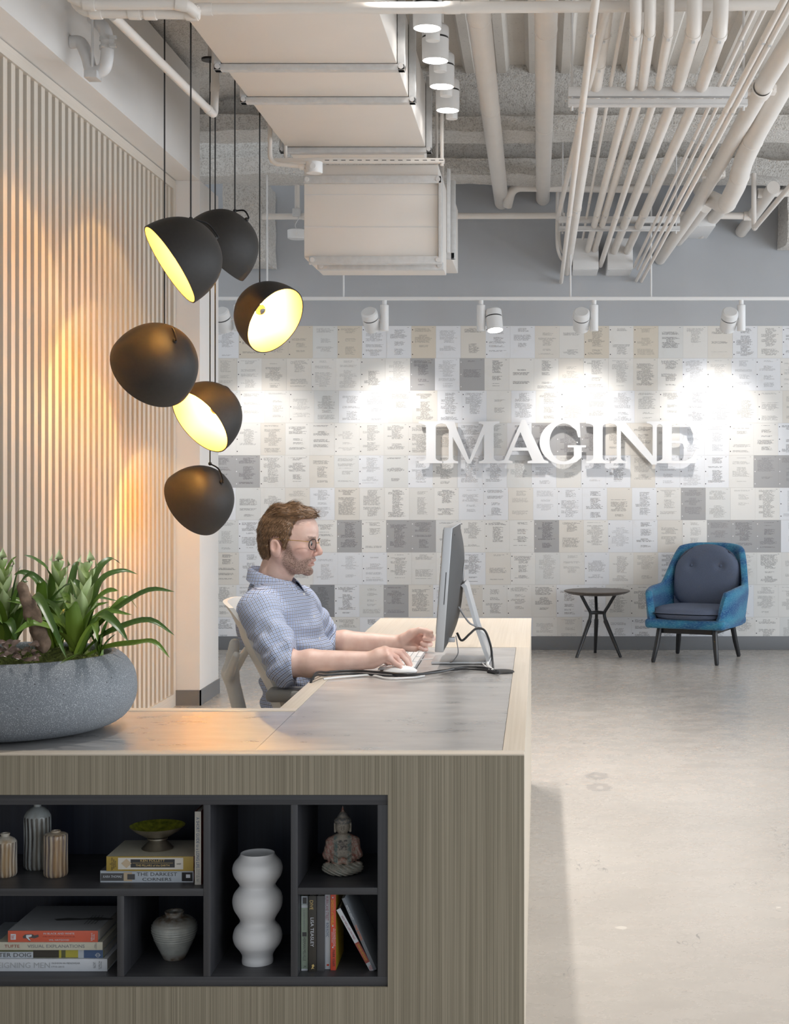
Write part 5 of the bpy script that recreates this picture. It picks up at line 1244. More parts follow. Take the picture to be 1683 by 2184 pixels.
def leaf_mesh(pts, width, fold=.25, n=12, shape=None, twist=0.0, nv=5, roll=.75):
    """strap leaf along a smooth path; attribute leaf = (along, across)"""
    P = smoothpath(pts, max(2, n // (len(pts) - 1))); N = len(P); vs = []; at = []; fs = []
    for i in range(N):
        t = i / (N - 1); tg = (P[min(i + 1, N - 1)] - P[max(i - 1, 0)]).normalized()
        side = tg.cross(Vector((0, 0, 1)));
        side = side.normalized() if side.length > 1e-3 else Vector((1, 0, 0))
        side = Matrix.Rotation(twist * t + roll * tg.x, 3, tg) @ side; up = side.cross(tg).normalized()
        w = width * (shape(t) if shape else (min(1, .62 + .9 * t) * (1 - t ** 2.6) ** .75 + .02)) / 2
        for j in range(nv):
            s = -1 + 2 * j / (nv - 1); vs.append(P[i] + side * (w * s) + up * (w * fold * abs(s) * 1.2)); at.append((t, s * .5, 0))
    for i in range(N - 1):
        for j in range(nv - 1): a = i * nv + j; fs.append((a, a + 1, a + nv + 1, a + nv))
    return vs, fs, at
def leaf(parent, pts, width, mat, name='leaf', **kw):
    vs, fs, at = leaf_mesh([Vector(p) for p in pts], width, **kw)
    me = bpy.data.meshes.new(name); me.from_pydata([tuple(v) for v in vs], [], fs); me.shade_smooth()
    a = me.attributes.new('leaf', 'FLOAT_VECTOR', 'POINT'); a.data.foreach_set('vector', np.array(at, np.float32).ravel())
    return link(name, me, mat, parent)
rl = random.Random(11)
def brom(label, base, head_top, Yb, leaves, Yh=None, nb=11, hh=70, stemless=False):
    """bromeliad: strap leaves from the base, pale bract spear on top; pixels"""
    B = px(*base, Yb); B.z = min(B.z, DT + .175); t = thing('bromeliad', label, 'plant', B, 'bromeliads in the stone bowl'); Yh = Yh or Yb; T = px(*head_top, Yh)
    for (c1, tip, Yt, w, mk) in leaves:
        pc = px(*c1, (Yb + Yt) / 2); pt = px(*tip, Yt); st = B + Vector((rl.uniform(-.012, .012), rl.uniform(-.012, .012), 0))
        leaf(t, [st, st.lerp(pc, .5) + Vector((0, 0, .012)), pc, pc.lerp(pt, .55) + Vector((0, 0, .010 + .02 * rl.random())), pt], w * 1.6, M[mk], n=16, fold=.3)
    ax = (T - B)
    MB().tube([B, B.lerp(T, .6)], [.008, .006], 8).build('stem', M['bract'], t)
    for k in range(nb):
        f = .35 + .60 * k / (nb - 1); a = k * 2.4 + rl.uniform(-.2, .2); o = B.lerp(T, f * .93); out = Vector((math.cos(a), math.sin(a), 0)); ln = .052 + .02 * (1 - k / nb)
        p0 = o; p1 = o + out * .020 + Vector((0, 0, ln * .45)); p2 = o + out * (.030 - .018 * (k / nb) + .014 * (1 - k / nb)) + Vector((0, 0, ln * 1.05))
        leaf(t, [p0, p1, p2], .028 - .006 * k / nb, M['bract'], 'bract', n=8, fold=.55, shape=lambda q: (math.sin(min(1, q * 1.05) * math.pi) ** .6 + .25 * (1 - q)) * (1 - q ** 6))
    for k in range(14):
        a = k * .74 + .3; out = Vector((math.cos(a), math.sin(a), 0)); ln = rl.uniform(.10, .17); p0 = B + Vector((0, 0, .01)); p1 = B + out * ln * .40 + Vector((0, 0, ln * .8)); p2 = B + out * ln * .95 + Vector((0, 0, ln * rl.uniform(.75, 1.15)))
        leaf(t, [p0, p1, p2], rl.uniform(.018, .025), M[rl.choice(('leaf', 'leaf', 'leaf_dark'))], n=10, fold=.35)
    return t
L = 'leaf'; D_ = 'leaf_dark'
brom('bromeliad with pale bracts and the longest leaves, nearest the rim of the bowl', (165, 1404), (190, 1196), 3.70,
     [((255, 1340), (372, 1355), 3.66, .017, D_), ((290, 1372), (362, 1403), 3.60, .013, L), ((250, 1300), (372, 1262), 3.72, .017, D_), ((215, 1240), (294, 1225), 3.80, .015, D_), ((205, 1225), (258, 1203), 3.85, .017, D_), ((240, 1300), (294, 1299), 3.78, .013, L), ((215, 1312), (273, 1368), 3.58, .020, D_), ((205, 1285), (252, 1260), 3.70, .019, L), ((200, 1330), (208, 1368), 3.55, .014, L), ((158, 1330), (146, 1298), 3.55, .028, L), ((115, 1345), (31, 1352), 3.56, .024, L), ((172, 1300), (160, 1235), 3.78, .022, D_)], hh=80)
brom('bromeliad with pale bracts in the middle, behind the driftwood', (122, 1400), (127, 1194), 3.80,
     [((105, 1225), (51, 1184), 3.74, .014, D_), ((75, 1240), (30, 1226), 3.78, .017, D_), ((110, 1290), (152, 1246), 3.70, .019, D_), ((100, 1260), (45, 1221), 3.86, .013, D_), ((135, 1320), (165, 1250), 3.9, .02, D_), ((90, 1290), (86, 1244), 3.68, .020, L), ((150, 1260), (170, 1196), 3.92, .016, D_), ((75, 1300), (60, 1330), 3.58, .02, L)])
brom('bromeliad with pale bracts cut by the picture edge', (20, 1400), (4, 1190), 3.74,
     [((75, 1270), (142, 1405), 3.52, .016, D_), ((25, 1290), (44, 1207), 3.74, .014, D_), ((38, 1260), (85, 1243), 3.72, .018, D_), ((-20, 1255), (-70, 1240), 3.7, .017, D_), ((-10, 1330), (-60, 1340), 3.6, .02, L), ((12, 1230), (36, 1186), 3.8, .008, L), ((10, 1330), (35, 1370), 3.6, .02, D_), ((30, 1310), (60, 1240), 3.8, .018, D_)])
brom('bromeliad standing beyond the picture edge in the bowl', (-70, 1400), (-80, 1205), 3.80, [((-30, 1260), (0, 1250), 3.7, .016, D_), ((-110, 1270), (-170, 1260), 3.7, .016, D_), ((-40, 1300), (5, 1330), 3.62, .018, L)])
# driftwood
dw = thing('driftwood', 'upright weathered piece of driftwood between the bromeliads', 'driftwood', px(95, 1385, 3.62)); A, B = px(49, 1252, 3.62), px(92, 1375, 3.62)
def dwf(p):
    d = s_rc(p, A, A.lerp(B, .45), .012, .018); d = smin(d, s_rc(p, A.lerp(B, .45), B, .018, .020), .01); return d + .0035 * wob(p, 90, 3) + .002 * wob(p * np.array([1, 1, .35]), 320, 4)
link('branch', sdf_mesh('branch', dwf, np.minimum(A, B) - .04, np.maximum(A, B) + .04, .0028), M['bark'], dw)
# low veined foliage plant
ft = thing('fittonia', 'low plant with small brownish veined leaves at the bowl rim', 'plant', px(35, 1405, 3.54))
for k in range(46):
    q = px(rl.uniform(-30, 72), rl.uniform(1372, 1412), rl.uniform(3.50, 3.60)); q.z = max(q.z, DT + .17); a = rl.uniform(0, 6.28); out = Vector((math.cos(a), math.sin(a), rl.uniform(-.25, .5))); ln = rl.uniform(.016, .028)
    leaf(ft, [q, q + out * ln * .5 + Vector((0, 0, .004)), q + out * ln], ln * .62, M['fittonia'], n=6, fold=.15, shape=lambda z: math.sin(min(1, z + .08) * math.pi) ** .7 + .02)
fe = thing('small_fern', 'small pale sprig lying over the rim of the bowl', 'plant', px(150, 1415, 3.50))
for k in range(9):
    b = px(128 + k * 3.5, 1417 - k * 1.6, 3.49); leaf(fe, [b, b + Vector((.010, 0, .010)), b + Vector((.028 - .001 * k, -.002, .014 + .002 * (k % 3)))], .0035, M['leaf'], n=6)
vp_ = thing('snake_plant', 'short dark plant with pale leaf margins at the bowl rim', 'plant', px(215, 1395, 3.66))
for k, (a, b) in enumerate((((205, 1345), (204, 1330)), ((222, 1350), (232, 1318)), ((215, 1360), (238, 1340)), ((225, 1375), (247, 1352)), ((200, 1370), (190, 1345)))):
    s0 = px(212 + k, 1398, 3.68); leaf(vp_, [s0, px(*a, 3.68), px(*b, 3.67)], .022, M['leaf_dark'], n=8, fold=.3)

# ================================================================== SIDE TABLE AND ARMCHAIR
tb = thing('side_table', 'small round dark side table on three splayed legs beside the armchair', 'side table', (.446, 11.47, 0)); TX, TY = .446, 11.47
MB().lathe([(0, .470), (.17, .470), (.225, .482), (.250, .494), (.2525, .499), (.249, .503), (0, .503)], 56, Matrix.Translation((TX, TY, 0))).build('table_top', M['table_top'], tb, smooth=30)
tips = [(.286, 11.36), (.622, 11.38), (.440, 11.68)]
for (fx, fy) in tips:
    d = Vector((fx - TX, fy - TY, 0)); u = d.normalized(); c0 = Vector((TX, TY, 0))
    P = [c0 + u * .150 + Vector((0, 0, .472)), c0 + u * .095 + Vector((0, 0, .385)), c0 + u * .062 + Vector((0, 0, .330)), c0 + u * .072 + Vector((0, 0, .27)), c0 + d + Vector((0, 0, 0.0))]
    MB().tube(smoothpath(P[:4], 5)[:-1] + [P[3], P[4]], [.0125] * 15 + [.017, .0115], 12).build('leg', M['leg_black'], tb)
hubm = MB(); R3 = [Vector((f[0] - TX, f[1] - TY, 0)).normalized() for f in tips]
for i in range(3):
    a, b = R3[i], R3[(i + 1) % 3]; c0 = Vector((TX, TY, .333)); hubm.tube(smoothpath([c0 + a * .066, c0 + (a + b) * .018, c0 + b * .066], 6), .0125, 10)
hubm.build('leg_hub', M['leg_black'], tb)

AX, AY, AR = 1.185, 11.26, math.atan2(-.19, .447)
ac = thing('armchair', 'blue wool armchair with slate cushions and dark splayed legs', 'armchair', (AX, AY, 0), rz=AR)
def sup(a, A, B, e): c, s = math.cos(a), math.sin(a); return (A * math.copysign(abs(c) ** e, c), B * math.copysign(abs(s) ** e, s))
def shell_pt(u, v):
    """u: -1 (one arm front) .. 1 (other arm front) around the back; v: loop around the cross-section 0..1"""
    a = math.pi / 2 + u * math.radians(142)       # angle in plan, 90 deg = back
    bk = max(0.0, 1 - abs(u) / .60); arm = max(0.0, min(1.0, (abs(u) - .46) / .18))
    # top height: high back, step down to the arm, falling to the front
    s = lambda q: q * q * (3 - 2 * q)
    ht = .862 - .02 * (abs(u) / .3) ** 2 if abs(u) < .33 else None
    if ht is None:
        q = (abs(u) - .33) / .27; q = min(1, q); ht = .838 - (.838 - .560) * s(q)
        if abs(u) > .60: ht = .560 - .045 * ((abs(u) - .60) / .4) - .21 * s(max(0, (abs(u) - .88) / .12))
    zb = .262; th = .045
    # cross-section loop: outer up, over the top, inner down
    if v < .45: k = v / .45; z = zb + (ht - .022 - zb) * k; off = th / 2
    elif v < .55: k = (v - .45) / .10; an = math.pi * k; z = ht - .022 + .022 * math.sin(an); off = th / 2 * math.cos(an)
    else: k = (v - .55) / .45; z = ht - .022 + (zb - ht + .022) * k; off = -th / 2
    hgt = max(0.0, (z - .25) / .6)
    A = .305 + .050 * hgt ** .8 - .075 * max(0, hgt - .42) * 1.6; B = .30 + .03 * hgt
    x, y = sup(a, A + off, B + off, .62)
    y = y * (1.0 if y > 0 else 1.24) + .02 + (.10 * hgt if y > 0 else .02 * hgt)
    if z < zb + .04: x *= .97
    return (x, y, z)
m = MB(); NU, NV = 72, 34
m.grid(lambda i, j: shell_pt(-1 + 2 * i, j), NU, NV)
for e in (0, NU - 1): m.f.append(tuple(e * NV + j for j in range(NV))); m.m.append(0)
sh = m.build('shell', M['tweed'], ac, world_co=False, smooth=70)
def panf(p):
    x, y, z = p.T; q = np.stack([x, y + .01, z], 1); d = s_box(q, (0, 0, .288), (.312, .318, .034), .030)
    k = np.hypot(np.maximum(np.abs(x) - .20, 0), np.maximum(np.abs(y + .01) - .21, 0)) - .135; return smax(d, k, .02)
link('seat_pan', sdf_mesh('seat_pan', panf, (-.36, -.38, .24), (.36, .36, .34), .007), M['tweed'], ac, world_co=False)
def pad(name, fn, nu=40, nv=40):
    mb = MB()
    for sgn in (1, -1): mb.grid(lambda u, v: fn(u * 2 - 1, v * 2 - 1, sgn), nu, nv)
    return mb.build(name, M['cushion'], ac, world_co=False, smooth=80)
def seatpad(u, v, s):
    k = max(0.0, 1 - (abs(u) ** 5 + abs(v) ** 5)) ** .42; q = (1 - .10 * v * v * u * u) ; sq = lambda a, b: a * math.sqrt(max(0, 1 - .32 * b * b))
    return (.295 * sq(u, v) * 1.0, -.055 + .292 * sq(v, u), .360 + s * .048 * k + (.006 if s > 0 else 0))
pad('seat_cushion', seatpad)
dim = [(-.115, .215), (.115, .215)]
def backpad(u, v, s):
    k = max(0.0, 1 - (abs(u) ** 4 + abs(v) ** 4)) ** .40; cv = .46 if v > 0 else .10; sq = lambda a, b: a * math.sqrt(max(0, 1 - cv * b * b))
    x = .262 * sq(u, v); hh = .235 + .235 * sq(v, u) * 1.05; t = .058 * k
    dz = sum(math.exp(-((x - a) ** 2 + (hh - b - .10) ** 2) / .0012) for a, b in dim) if s > 0 else 0
    n = t * s - .020 * dz
    return (x, .225 - n + hh * .20, .385 + hh * .97)
pad('back_cushion', backpad)
for a, b in dim:
    hh = b + .10; MB().ball((a, .225 - .040 + hh * .20, .385 + hh * .97), (.012, .008, .012), 12).build('button', M['cushion'], ac, world_co=False)
for sx, sy in ((-1, -1), (1, -1), (1, 1), (-1, 1)):
    fx, fy = .243 * sx, .295 * sy; MB().tube([(fx * .86, fy * .80, .262), (fx * .93, fy * .9, .12), (fx, fy, .012), (fx, fy, 0)], [.021, .0195, .016, .012], 14).build('leg', M['leg_black'], ac, world_co=False)
for sx in (-1, 1): MB().box(.2 * sx - .011, .2 * sx + .011, -.225, .225, .215, .258, .004).build('side_rail', M['leg_black'], ac, world_co=False)
MB().box(-.2, .2, -.232, -.208, .212, .258, .004).build('front_rail', M['leg_black'], ac, world_co=False); MB().box(-.2, .2, .208, .232, .212, .258, .004).build('back_rail', M['leg_black'], ac, world_co=False)

# ================================================================== OFFICE CHAIR
CHX, CHY, CHR = -.805, 5.14, -.20      # turned a little towards the camera
CHR = .05
oc = thing('office_chair', 'white task chair with a curved back that the man sits in', 'office chair', (CHX, CHY, 0), rz=CHR)
def back_pt(u, v, off=0.0):
    """local: x forward, y to the sitter's left; curved shell back"""
    z = .50 + .44 * v; y = (u - .5) * (.46 - .07 * abs(v - .45)); rec = -.105 * v ** 1.1 + .022 * math.sin(v * 5.5)
    wrap = .07 * (2 * abs(u - .5)) ** 2.4 * (1 - .35 * v); lip = -.035 * max(0, v - .86) / .14
    return (-.095 + rec + wrap + lip + off, y, z + .012 * (1 - (2 * abs(u - .5)) ** 4) * (v > .9))
m = MB(); m.grid(lambda u, v: back_pt(u, v), 25, 25); m.grid(lambda u, v: back_pt(u, v, -.016), 25, 25)
for (fu, fv) in ((lambda t: (t, 0), 25), (lambda t: (t, 1), 25), (lambda t: (0, t), 25), (lambda t: (1, t), 25)): m.grid(lambda i, j, f=fu: back_pt(*f(i), -.016 * j), 25, 2)
m.build('backrest', M['chair_white'], oc, world_co=False, smooth=50)
m = MB()
def spf(p):
    p = p - np.array([.095, 0, 0])
    d = s_rc(p, (-.33, 0, .80), (-.345, 0, .70), .018, .026)
    for s in (-1, 1): d = smin(d, s_rc(p, (-.30, s * .16, .78), (-.345, s * .03, .69), .012, .018), .02)
    d = smin(d, s_rc(p, (-.345, 0, .70), (-.30, 0, .52), .026, .024), .02); d = smin(d, s_rc(p, (-.30, 0, .52), (-.12, 0, .41), .024, .03), .03); return d
link('back_support', sdf_mesh('back_support', spf, (-.33, -.22, .34), (.05, .22, .86), .006), M['chair_white'], oc, world_co=False)
link('seat', sdf_mesh('seat', lambda p: s_box(p, (.03, 0, .455), (.235, .235, .032), .03), (-.24, -.25, .41), (.30, .25, .50), .008), M['chair_grey'], oc, world_co=False)
for s in (-1, 1):
    link('armrest', sdf_mesh('armrest', lambda p: s_box(p, (.0, s * .255, .662), (.092, .050, .021), .018), (-.12, s * .255 - .07, .63), (.14, s * .255 + .07, .70), .005), M['chair_grey'], oc, world_co=False)
    MB().tube([(.02, s * .20, .44), (.02, s * .262, .47), (.02, s * .262, .655)], [.016, .018, .02], 12).build('armrest_post', M['chair_white'], oc, world_co=False)
MB().lathe([(.030, .06), (.030, .25), (.022, .25), (.022, .41), (.07, .42)], 20).build('gas_lift', M['alu'], oc, world_co=False)
for k in range(5):
    a = k * 2 * math.pi / 5 + .3; c, s = math.cos(a), math.sin(a)
    MB().tube([(.02 * c, .02 * s, .115), (.17 * c, .17 * s, .10), (.30 * c, .30 * s, .078)], [.028, .022, .015], 10).build('base_leg', M['chair_white'], oc, world_co=False)
    w = MB(); q = Vector((.30 * c, .30 * s, .032)); n = Vector((-s, c, 0)); w.cyl(q - n * .022, q - n * .006, .032, seg=18); w.cyl(q + n * .006, q + n * .022, .032, seg=18); w.cyl(q, q + Vector((0, 0, .05)), .008, seg=8); w.build('caster', M['black'], oc, world_co=False)

# ================================================================== SEATED MAN
man = thing('person', 'bearded man in a blue checked shirt and glasses working at the desk', 'person', (-.9, 5.12, 0))
HO = np.array(px(613, 1157, 5.13)); yaw = math.radians(-9); pit = math.radians(-3)
hf = np.array([math.cos(yaw) * math.cos(pit), math.sin(yaw) * math.cos(pit), math.sin(pit)]); hl = np.array([-math.sin(yaw), math.cos(yaw), 0.0]); hu = np.cross(hf, hl)
HR = np.stack([hf, hl, hu], 1)                     # head axes as columns: forward, left, up
def H(p): return (p - HO) @ HR
def HW(f, l, u): return HO + HR @ np.array([f, l, u], float)
yb = math.radians(-15); bf = np.array([math.cos(yb), math.sin(yb), 0]); bl = np.array([-math.sin(yb), math.cos(yb), 0]); BR = np.stack([bf, bl, [0, 0, 1]], 1)
PEL = np.array(px(652, 1500, 5.14)); PEL[2] = .575
CHEST = np.array(px(592, 1310, 5.13))
NECKB = HW(-.052, 0, -.150)
SR = np.array(px(549, 1302, 4.955)); SL = np.array(px(640, 1290, 5.305))
ER = np.array(px(612, 1417, 4.87)); WR = np.array(px(793, 1408, 4.865))
EL = np.array(px(690, 1371, 5.40)); WL = np.array(px(846, 1371, 5.42))
def rot_l(v, a): return v
def head_sdf(p):
    q = H(p); f, l, u = q.T; al = np.abs(l); s = np.stack([f, al, u], 1)
    d = s_ell(s, (.0, 0, .035), (.097, .0755, .086))
    d = smin(d, s_ell(s, (.036, 0, -.026), (.060, .057, .076)), .028)
    d = smin(d, s_ell(s, (.062, 0, .045), (.040, .058, .050)), .020)                       # forehead
    d = smin(d, s_rc(s, (-.004, .050, -.045), (.052, .026, -.088), .019, .016), .020)       # jaw
    d = smin(d, s_ell(s, (.077, 0, -.094), (.019, .022, .016)), .014)                       # chin
    d = smin(d, s_ell(s, (.086, .022, .022), (.014, .026, .008)), .012)                     # brow
    d = smin(d, s_ell(s, (.066, .042, -.022), (.026, .020, .020)), .020)                    # cheekbone
    d = smax(d, -s_ell(s, (.099, .031, .004), (.017, .017, .012)), .012)                    # eye hollow
    d = smin(d, s_ell(s, (.0815, .032, .003), (.013, .014, .0125)), .004)                   # eyelid
    d = smin(d, s_rc(s, (.096, 0, .012), (.117, 0, -.024), .0075, .0095), .010)             # nose
    d = smin(d, s_ell(s, (.113, 0, -.0295), (.0115, .0105, .0085)), .005); d = smin(d, s_ell(s, (.101, .0125, -.034), (.010, .0065, .007)), .005)
    d = smin(d, s_ell(s, (.086, 0, -.056), (.014, .026, .014)), .012)                       # muzzle
    d = smin(d, s_ell(s, (.0955, 0, -.0545), (.007, .020, .0050)), .005)                    # upper lip
    d = smin(d, s_ell(s, (.0905, 0, -.0705), (.008, .018, .0050)), .005)                    # lower lip
    d = smax(d, -s_ell(s, (.1000, .006, -.0625), (.013, .022, .0030)), .0025)               # parted mouth
    d = smin(d, s_rc(s, (-.024, 0, -.050), (-.056, 0, -.170), .052, .056), .025)            # neck
    d = smin(d, s_rc(s, (.000, 0, -.098), (-.026, 0, -.17), .026, .034), .022)
    e = s_ell(s @ np.array([[.97, 0, .24], [0, 1, 0], [-.24, 0, .97]]).T, (-.0185, .0785, -.012), (.0190, .0105, .0315)); lobe = s_ell(s, (-.008, .073, -.036), (.009, .006, .010)); e = smin(e, lobe, .008)
    e = smax(e, -s_ell(s, (-.0165, .0915, -.0085), (.0115, .0110, .0205)), .003); e = smin(e, s_ell(s, (.000, .079, -.014), (.005, .005, .008)), .003)
    return smin(d, e, .004)
# ---- hands
def finger(d, p, pts, r0, r1, k=.005):
    g = None
    for i in range(len(pts) - 1):
        a = r0 + (r1 - r0) * i / (len(pts) - 1); b = r0 + (r1 - r0) * (i + 1) / (len(pts) - 1); e = s_rc(p, pts[i], pts[i + 1], a, b); g = e if g is None else smin(g, e, .0025)
    return g if d is None else smin(d, g, k)
def hp(x, y, Y): return np.array(px(x, y, Y))
# near hand lies on the mouse: knuckles, middle joints and tips read off the photo
R_KN = [hp(820, 1386, 4.885), hp(824, 1388, 4.868), hp(826, 1392, 4.850), hp(829, 1401, 4.832)]           # index .. little
R_PIP = [hp(858, 1390, 4.902), hp(853, 1394, 4.880), hp(846, 1403, 4.856), hp(842, 1414, 4.832)]
R_DIP = [hp(871, 1405, 4.912), hp(867, 1409, 4.886), hp(852, 1413, 4.858), hp(852, 1420, 4.830)]
R_TIP = [hp(876, 1420, 4.915), hp(874, 1423, 4.888), hp(857, 1422, 4.860), hp(857, 1430, 4.829)]
def rhand(p):
    d = s_rc(p, WR, (R_KN[1] + R_KN[2]) / 2 * .45 + WR * .55, .026, .027)
    for k, r in zip(R_KN, (.0125, .0130, .0125, .0115)): d = smin(d, s_rc(p, WR * .72 + k * .28 + (k - R_KN[1]) * .18, k, .0155, r), .016)
    g = None
    for k, a, b, c, r in zip(R_KN, R_PIP, R_DIP, R_TIP, (.0104, .0108, .0104, .0094)):
        e = finger(None, p, [k, a, b, c], r, r * .76); g = e if g is None else np.minimum(g, e)
    d = smin(d, g, .007)
    th = finger(None, p, [hp(806, 1403, 4.893), hp(825, 1410, 4.930), hp(842, 1414, 4.938), hp(857, 1420, 4.930)], .0130, .0090); return smin(d, th, .010)
# far hand: palm to the camera, fingers curled, thumb on top
L_W = WL
L_KN = [hp(892, 1352, 5.425), hp(896, 1361, 5.430), hp(894, 1371, 5.428), hp(889, 1381, 5.420)]
L_PIP = [hp(917, 1353, 5.410), hp(924, 1362, 5.410), hp(918, 1374, 5.405), hp(909, 1385, 5.400)]
L_DIP = [hp(921, 1357, 5.385), hp(919, 1364, 5.380), hp(910, 1375, 5.378), hp(903, 1385, 5.378)]
L_TIP = [hp(907, 1356, 5.373), hp(905, 1362, 5.366), hp(900, 1372, 5.366), hp(896, 1381, 5.366)]
def lhand(p):
    d = s_rc(p, L_W, hp(866, 1366, 5.42), .026, .026)
    for k, r in zip(L_KN, (.0125, .0130, .0125, .0120)): d = smin(d, s_rc(p, L_W * .6 + k * .4, k, .0165, r), .014)
    d = smin(d, s_rc(p, hp(862, 1362, 5.40), hp(880, 1351, 5.39), .020, .0165), .014)                       # thumb ball
    d = smin(d, s_rc(p, hp(866, 1380, 5.405), hp(884, 1384, 5.40), .0145, .013), .012)                      # heel of the hand
    g = None
    for k, a, b, c, r in zip(L_KN, L_PIP, L_DIP, L_TIP, (.0098, .0102, .0098, .0088)):
        e = finger(None, p, [k, a, b, c], r, r * .80); g = e if g is None else np.minimum(g, e)
    d = smin(d, g, .006)
    return smin(d, finger(None, p, [hp(876, 1350, 5.392), hp(895, 1344, 5.385), hp(908, 1346, 5.378), hp(919, 1349, 5.374)], .0128, .0092), .009)
def lerp(a, b, t): return a + (b - a) * t
def arm_sdf(p, S, E, W):
    d = s_rc(p, S, E, .050, .042); m = lerp(E, W, .28)
    d2 = smin(s_rc(p, E, m, .041, .0445), s_rc(p, m, W, .0445, .0275), .012); return smin(d, d2, .02)
HIPR = PEL - BR[:, 1] * .095; HIPL = PEL + BR[:, 1] * .095
KNR = np.array([-.50, 4.96, .52]); KNL = np.array([-.48, 5.30, .52]); ANR = np.array([-.50, 4.95, .09]); ANL = np.array([-.48, 5.30, .09])
def torso_sdf(p, o=0.0):
    q = (p - CHEST) @ BR
    d = s_ell(p, CHEST + [.0, 0, -.02], (.116 + o, .168 + o, .125 + o), BR)
    d = smin(d, s_ell(p, lerp(CHEST, PEL, .62) + BR[:, 0] * .012, (.104 + o, .150 + o, .165 + o), BR), .07)
    d = smin(d, s_ell(p, PEL, (.112 + o, .160 + o, .10 + o), BR), .06)
    d = smin(d, s_rc(p, SR, SL, .050 + o, .050 + o), .05); d = smin(d, s_rc(p, NECKB - hu * .02, lerp(SR, SL, .5), .055 + o * .3, .07 + o), .035)
    return d
def bandpass(p, lo, hi, fn, pad=.05):
    """evaluate fn only near its box"""
    lo = np.array(lo) - pad; hi = np.array(hi) + pad; m = ((p > lo) & (p < hi)).all(1)
    c = (lo + hi) / 2; h = (hi - lo) / 2; q = np.abs(p - c) - h; out = np.linalg.norm(np.maximum(q, 0), axis=1) + pad * .6
    if m.any(): out[m] = fn(p[m])
    return out
rall = np.array(R_KN + R_PIP + R_TIP + [WR, hp(825, 1410, 4.94)]); lall = np.array(L_KN + L_PIP + L_TIP + [WL, hp(895, 1340, 5.37)])
def body_sdf(p):
    d = bandpass(p, HO - [.11, .11, .20], HO + [.14, .11, .14], head_sdf)
    t = torso_sdf(p, -.008); d = smin(d, t, .02)
    d = np.minimum(d, arm_sdf(p, SR, ER, WR)); d = np.minimum(d, arm_sdf(p, SL, EL, WL))
    for h, k, a in ((HIPR, KNR, ANR), (HIPL, KNL, ANL)): d = np.minimum(d, np.minimum(s_rc(p, h, k, .082, .055), s_rc(p, k, a, .052, .036)))
    d = smin(d, bandpass(p, rall.min(0), rall.max(0), rhand), .008); d = smin(d, bandpass(p, lall.min(0), lall.max(0), lhand), .008)
    return d
me = sdf_mesh('body', body_sdf, (-1.16, 4.74, .03), (-.30, 5.56, 1.36), .0029)
nv = len(me.vertices); co = np.zeros(nv * 3); me.vertices.foreach_get('co', co); co = co.reshape(-1, 3)
q = H(co); hd = np.linalg.norm(q, axis=1) < .2
f_, l_, u_ = q.T
beard_poly = [(.022, .004), (.036, -.012), (.044, -.040), (.060, -.056), (.080, -.050), (.098, -.042), (.108, -.048), (.104, -.0545), (.088, -.060), (.082, -.080), (.100, -.084), (.112, -.10), (.09, -.135), (.05, -.125), (.02, -.105), (.004, -.07), (.008, -.03)]
bd = s_poly(np.stack([f_, u_], 1), beard_poly); beard = np.where(hd, np.clip(.5 - bd / .012, 0, 1), 0)
brow = np.where(hd & (np.abs(u_ - .0235 - .1 * (np.abs(l_) - .03)) < .004) & (np.abs(l_) > .012) & (np.abs(l_) < .05) & (f_ > .06), .9, 0)
beard = np.maximum(beard * .92, brow)
lips = np.where(hd & (f_ > .084) & (np.abs(l_) < .022) & (np.abs(u_ + .0625) < .0120), 1.0, 0); beard = beard * (1 - lips)
red = np.maximum(lips * .55, np.where(hd, .55 * np.exp(-((f_ - .112) ** 2 + (u_ + .03) ** 2) / .0004) + .45 * np.exp(-((f_ - .07) ** 2 + (u_ + .025) ** 2) / .0008) + .45 * np.exp(-((f_ + .015) ** 2 + (u_ + .01) ** 2) / .001), 0))
tips_ = np.array(R_TIP + L_TIP + R_KN + L_KN + L_PIP + R_PIP); dt = np.min(np.linalg.norm(co[:, None, :] - tips_[None], axis=2), axis=1) if nv < 400000 else np.full(nv, 1.0)
red = np.maximum(red, .45 * np.clip(1 - dt / .03, 0, 1))
for nm, val in (('beard', beard), ('red', red)):
    a = me.attributes.new(nm, 'FLOAT', 'POINT'); a.data.foreach_set('value', val.astype(np.float32))
body = link('body', me, M['skin'], man)
# ---- hair
hair_poly = [(.105, .108), (.094, .098), (.088, .088), (.060, .083), (.044, .074), (.038, .055), (.034, .030), (.026, .006), (.016, -.018), (.008, -.014), (.006, .006), (-.004, .022), (-.022, .026), (-.040, .014), (-.043, -.020), (-.040, -.052), (-.066, -.064), (-.13, -.055), (-.15, .22), (.14, .22)]
def hair_sdf(p):
    q = H(p); f, l, u = q.T; s = np.stack([f, np.abs(l), u], 1)
    d = s_ell(s, (-.002, 0, .036), (.1045, .0815, .0945)); d = smin(d, s_ell(s, (.020, 0, .088), (.076, .060, .040)), .03); d = smin(d, s_ell(s, (-.045, 0, -.025), (.052, .058, .050)), .03)
    d = smin(d, s_rc(s, (.02, .066, .045), (.018, .067, -.012), .012, .008), .02)
    w1 = wob(np.stack([f * 30, l * 120, u * 50], 1), 1.0, 8); w2 = wob(np.stack([f * 60, l * 260, u * 170], 1), 1.0, 9)
    top = np.clip((u - .04) / .06, 0, 1); w3 = np.sin(f * 95 + l * 60 + 2 * wob(np.stack([f * 18, l * 18, u * 18], 1), 1.0, 12)); d = d - (.0026 + .0045 * top) * w1 - .0020 * w2 - .0028 * top * w3
    return smax(d, s_poly(np.stack([f, u], 1), hair_poly) * .9 - .002 * w2, .006)
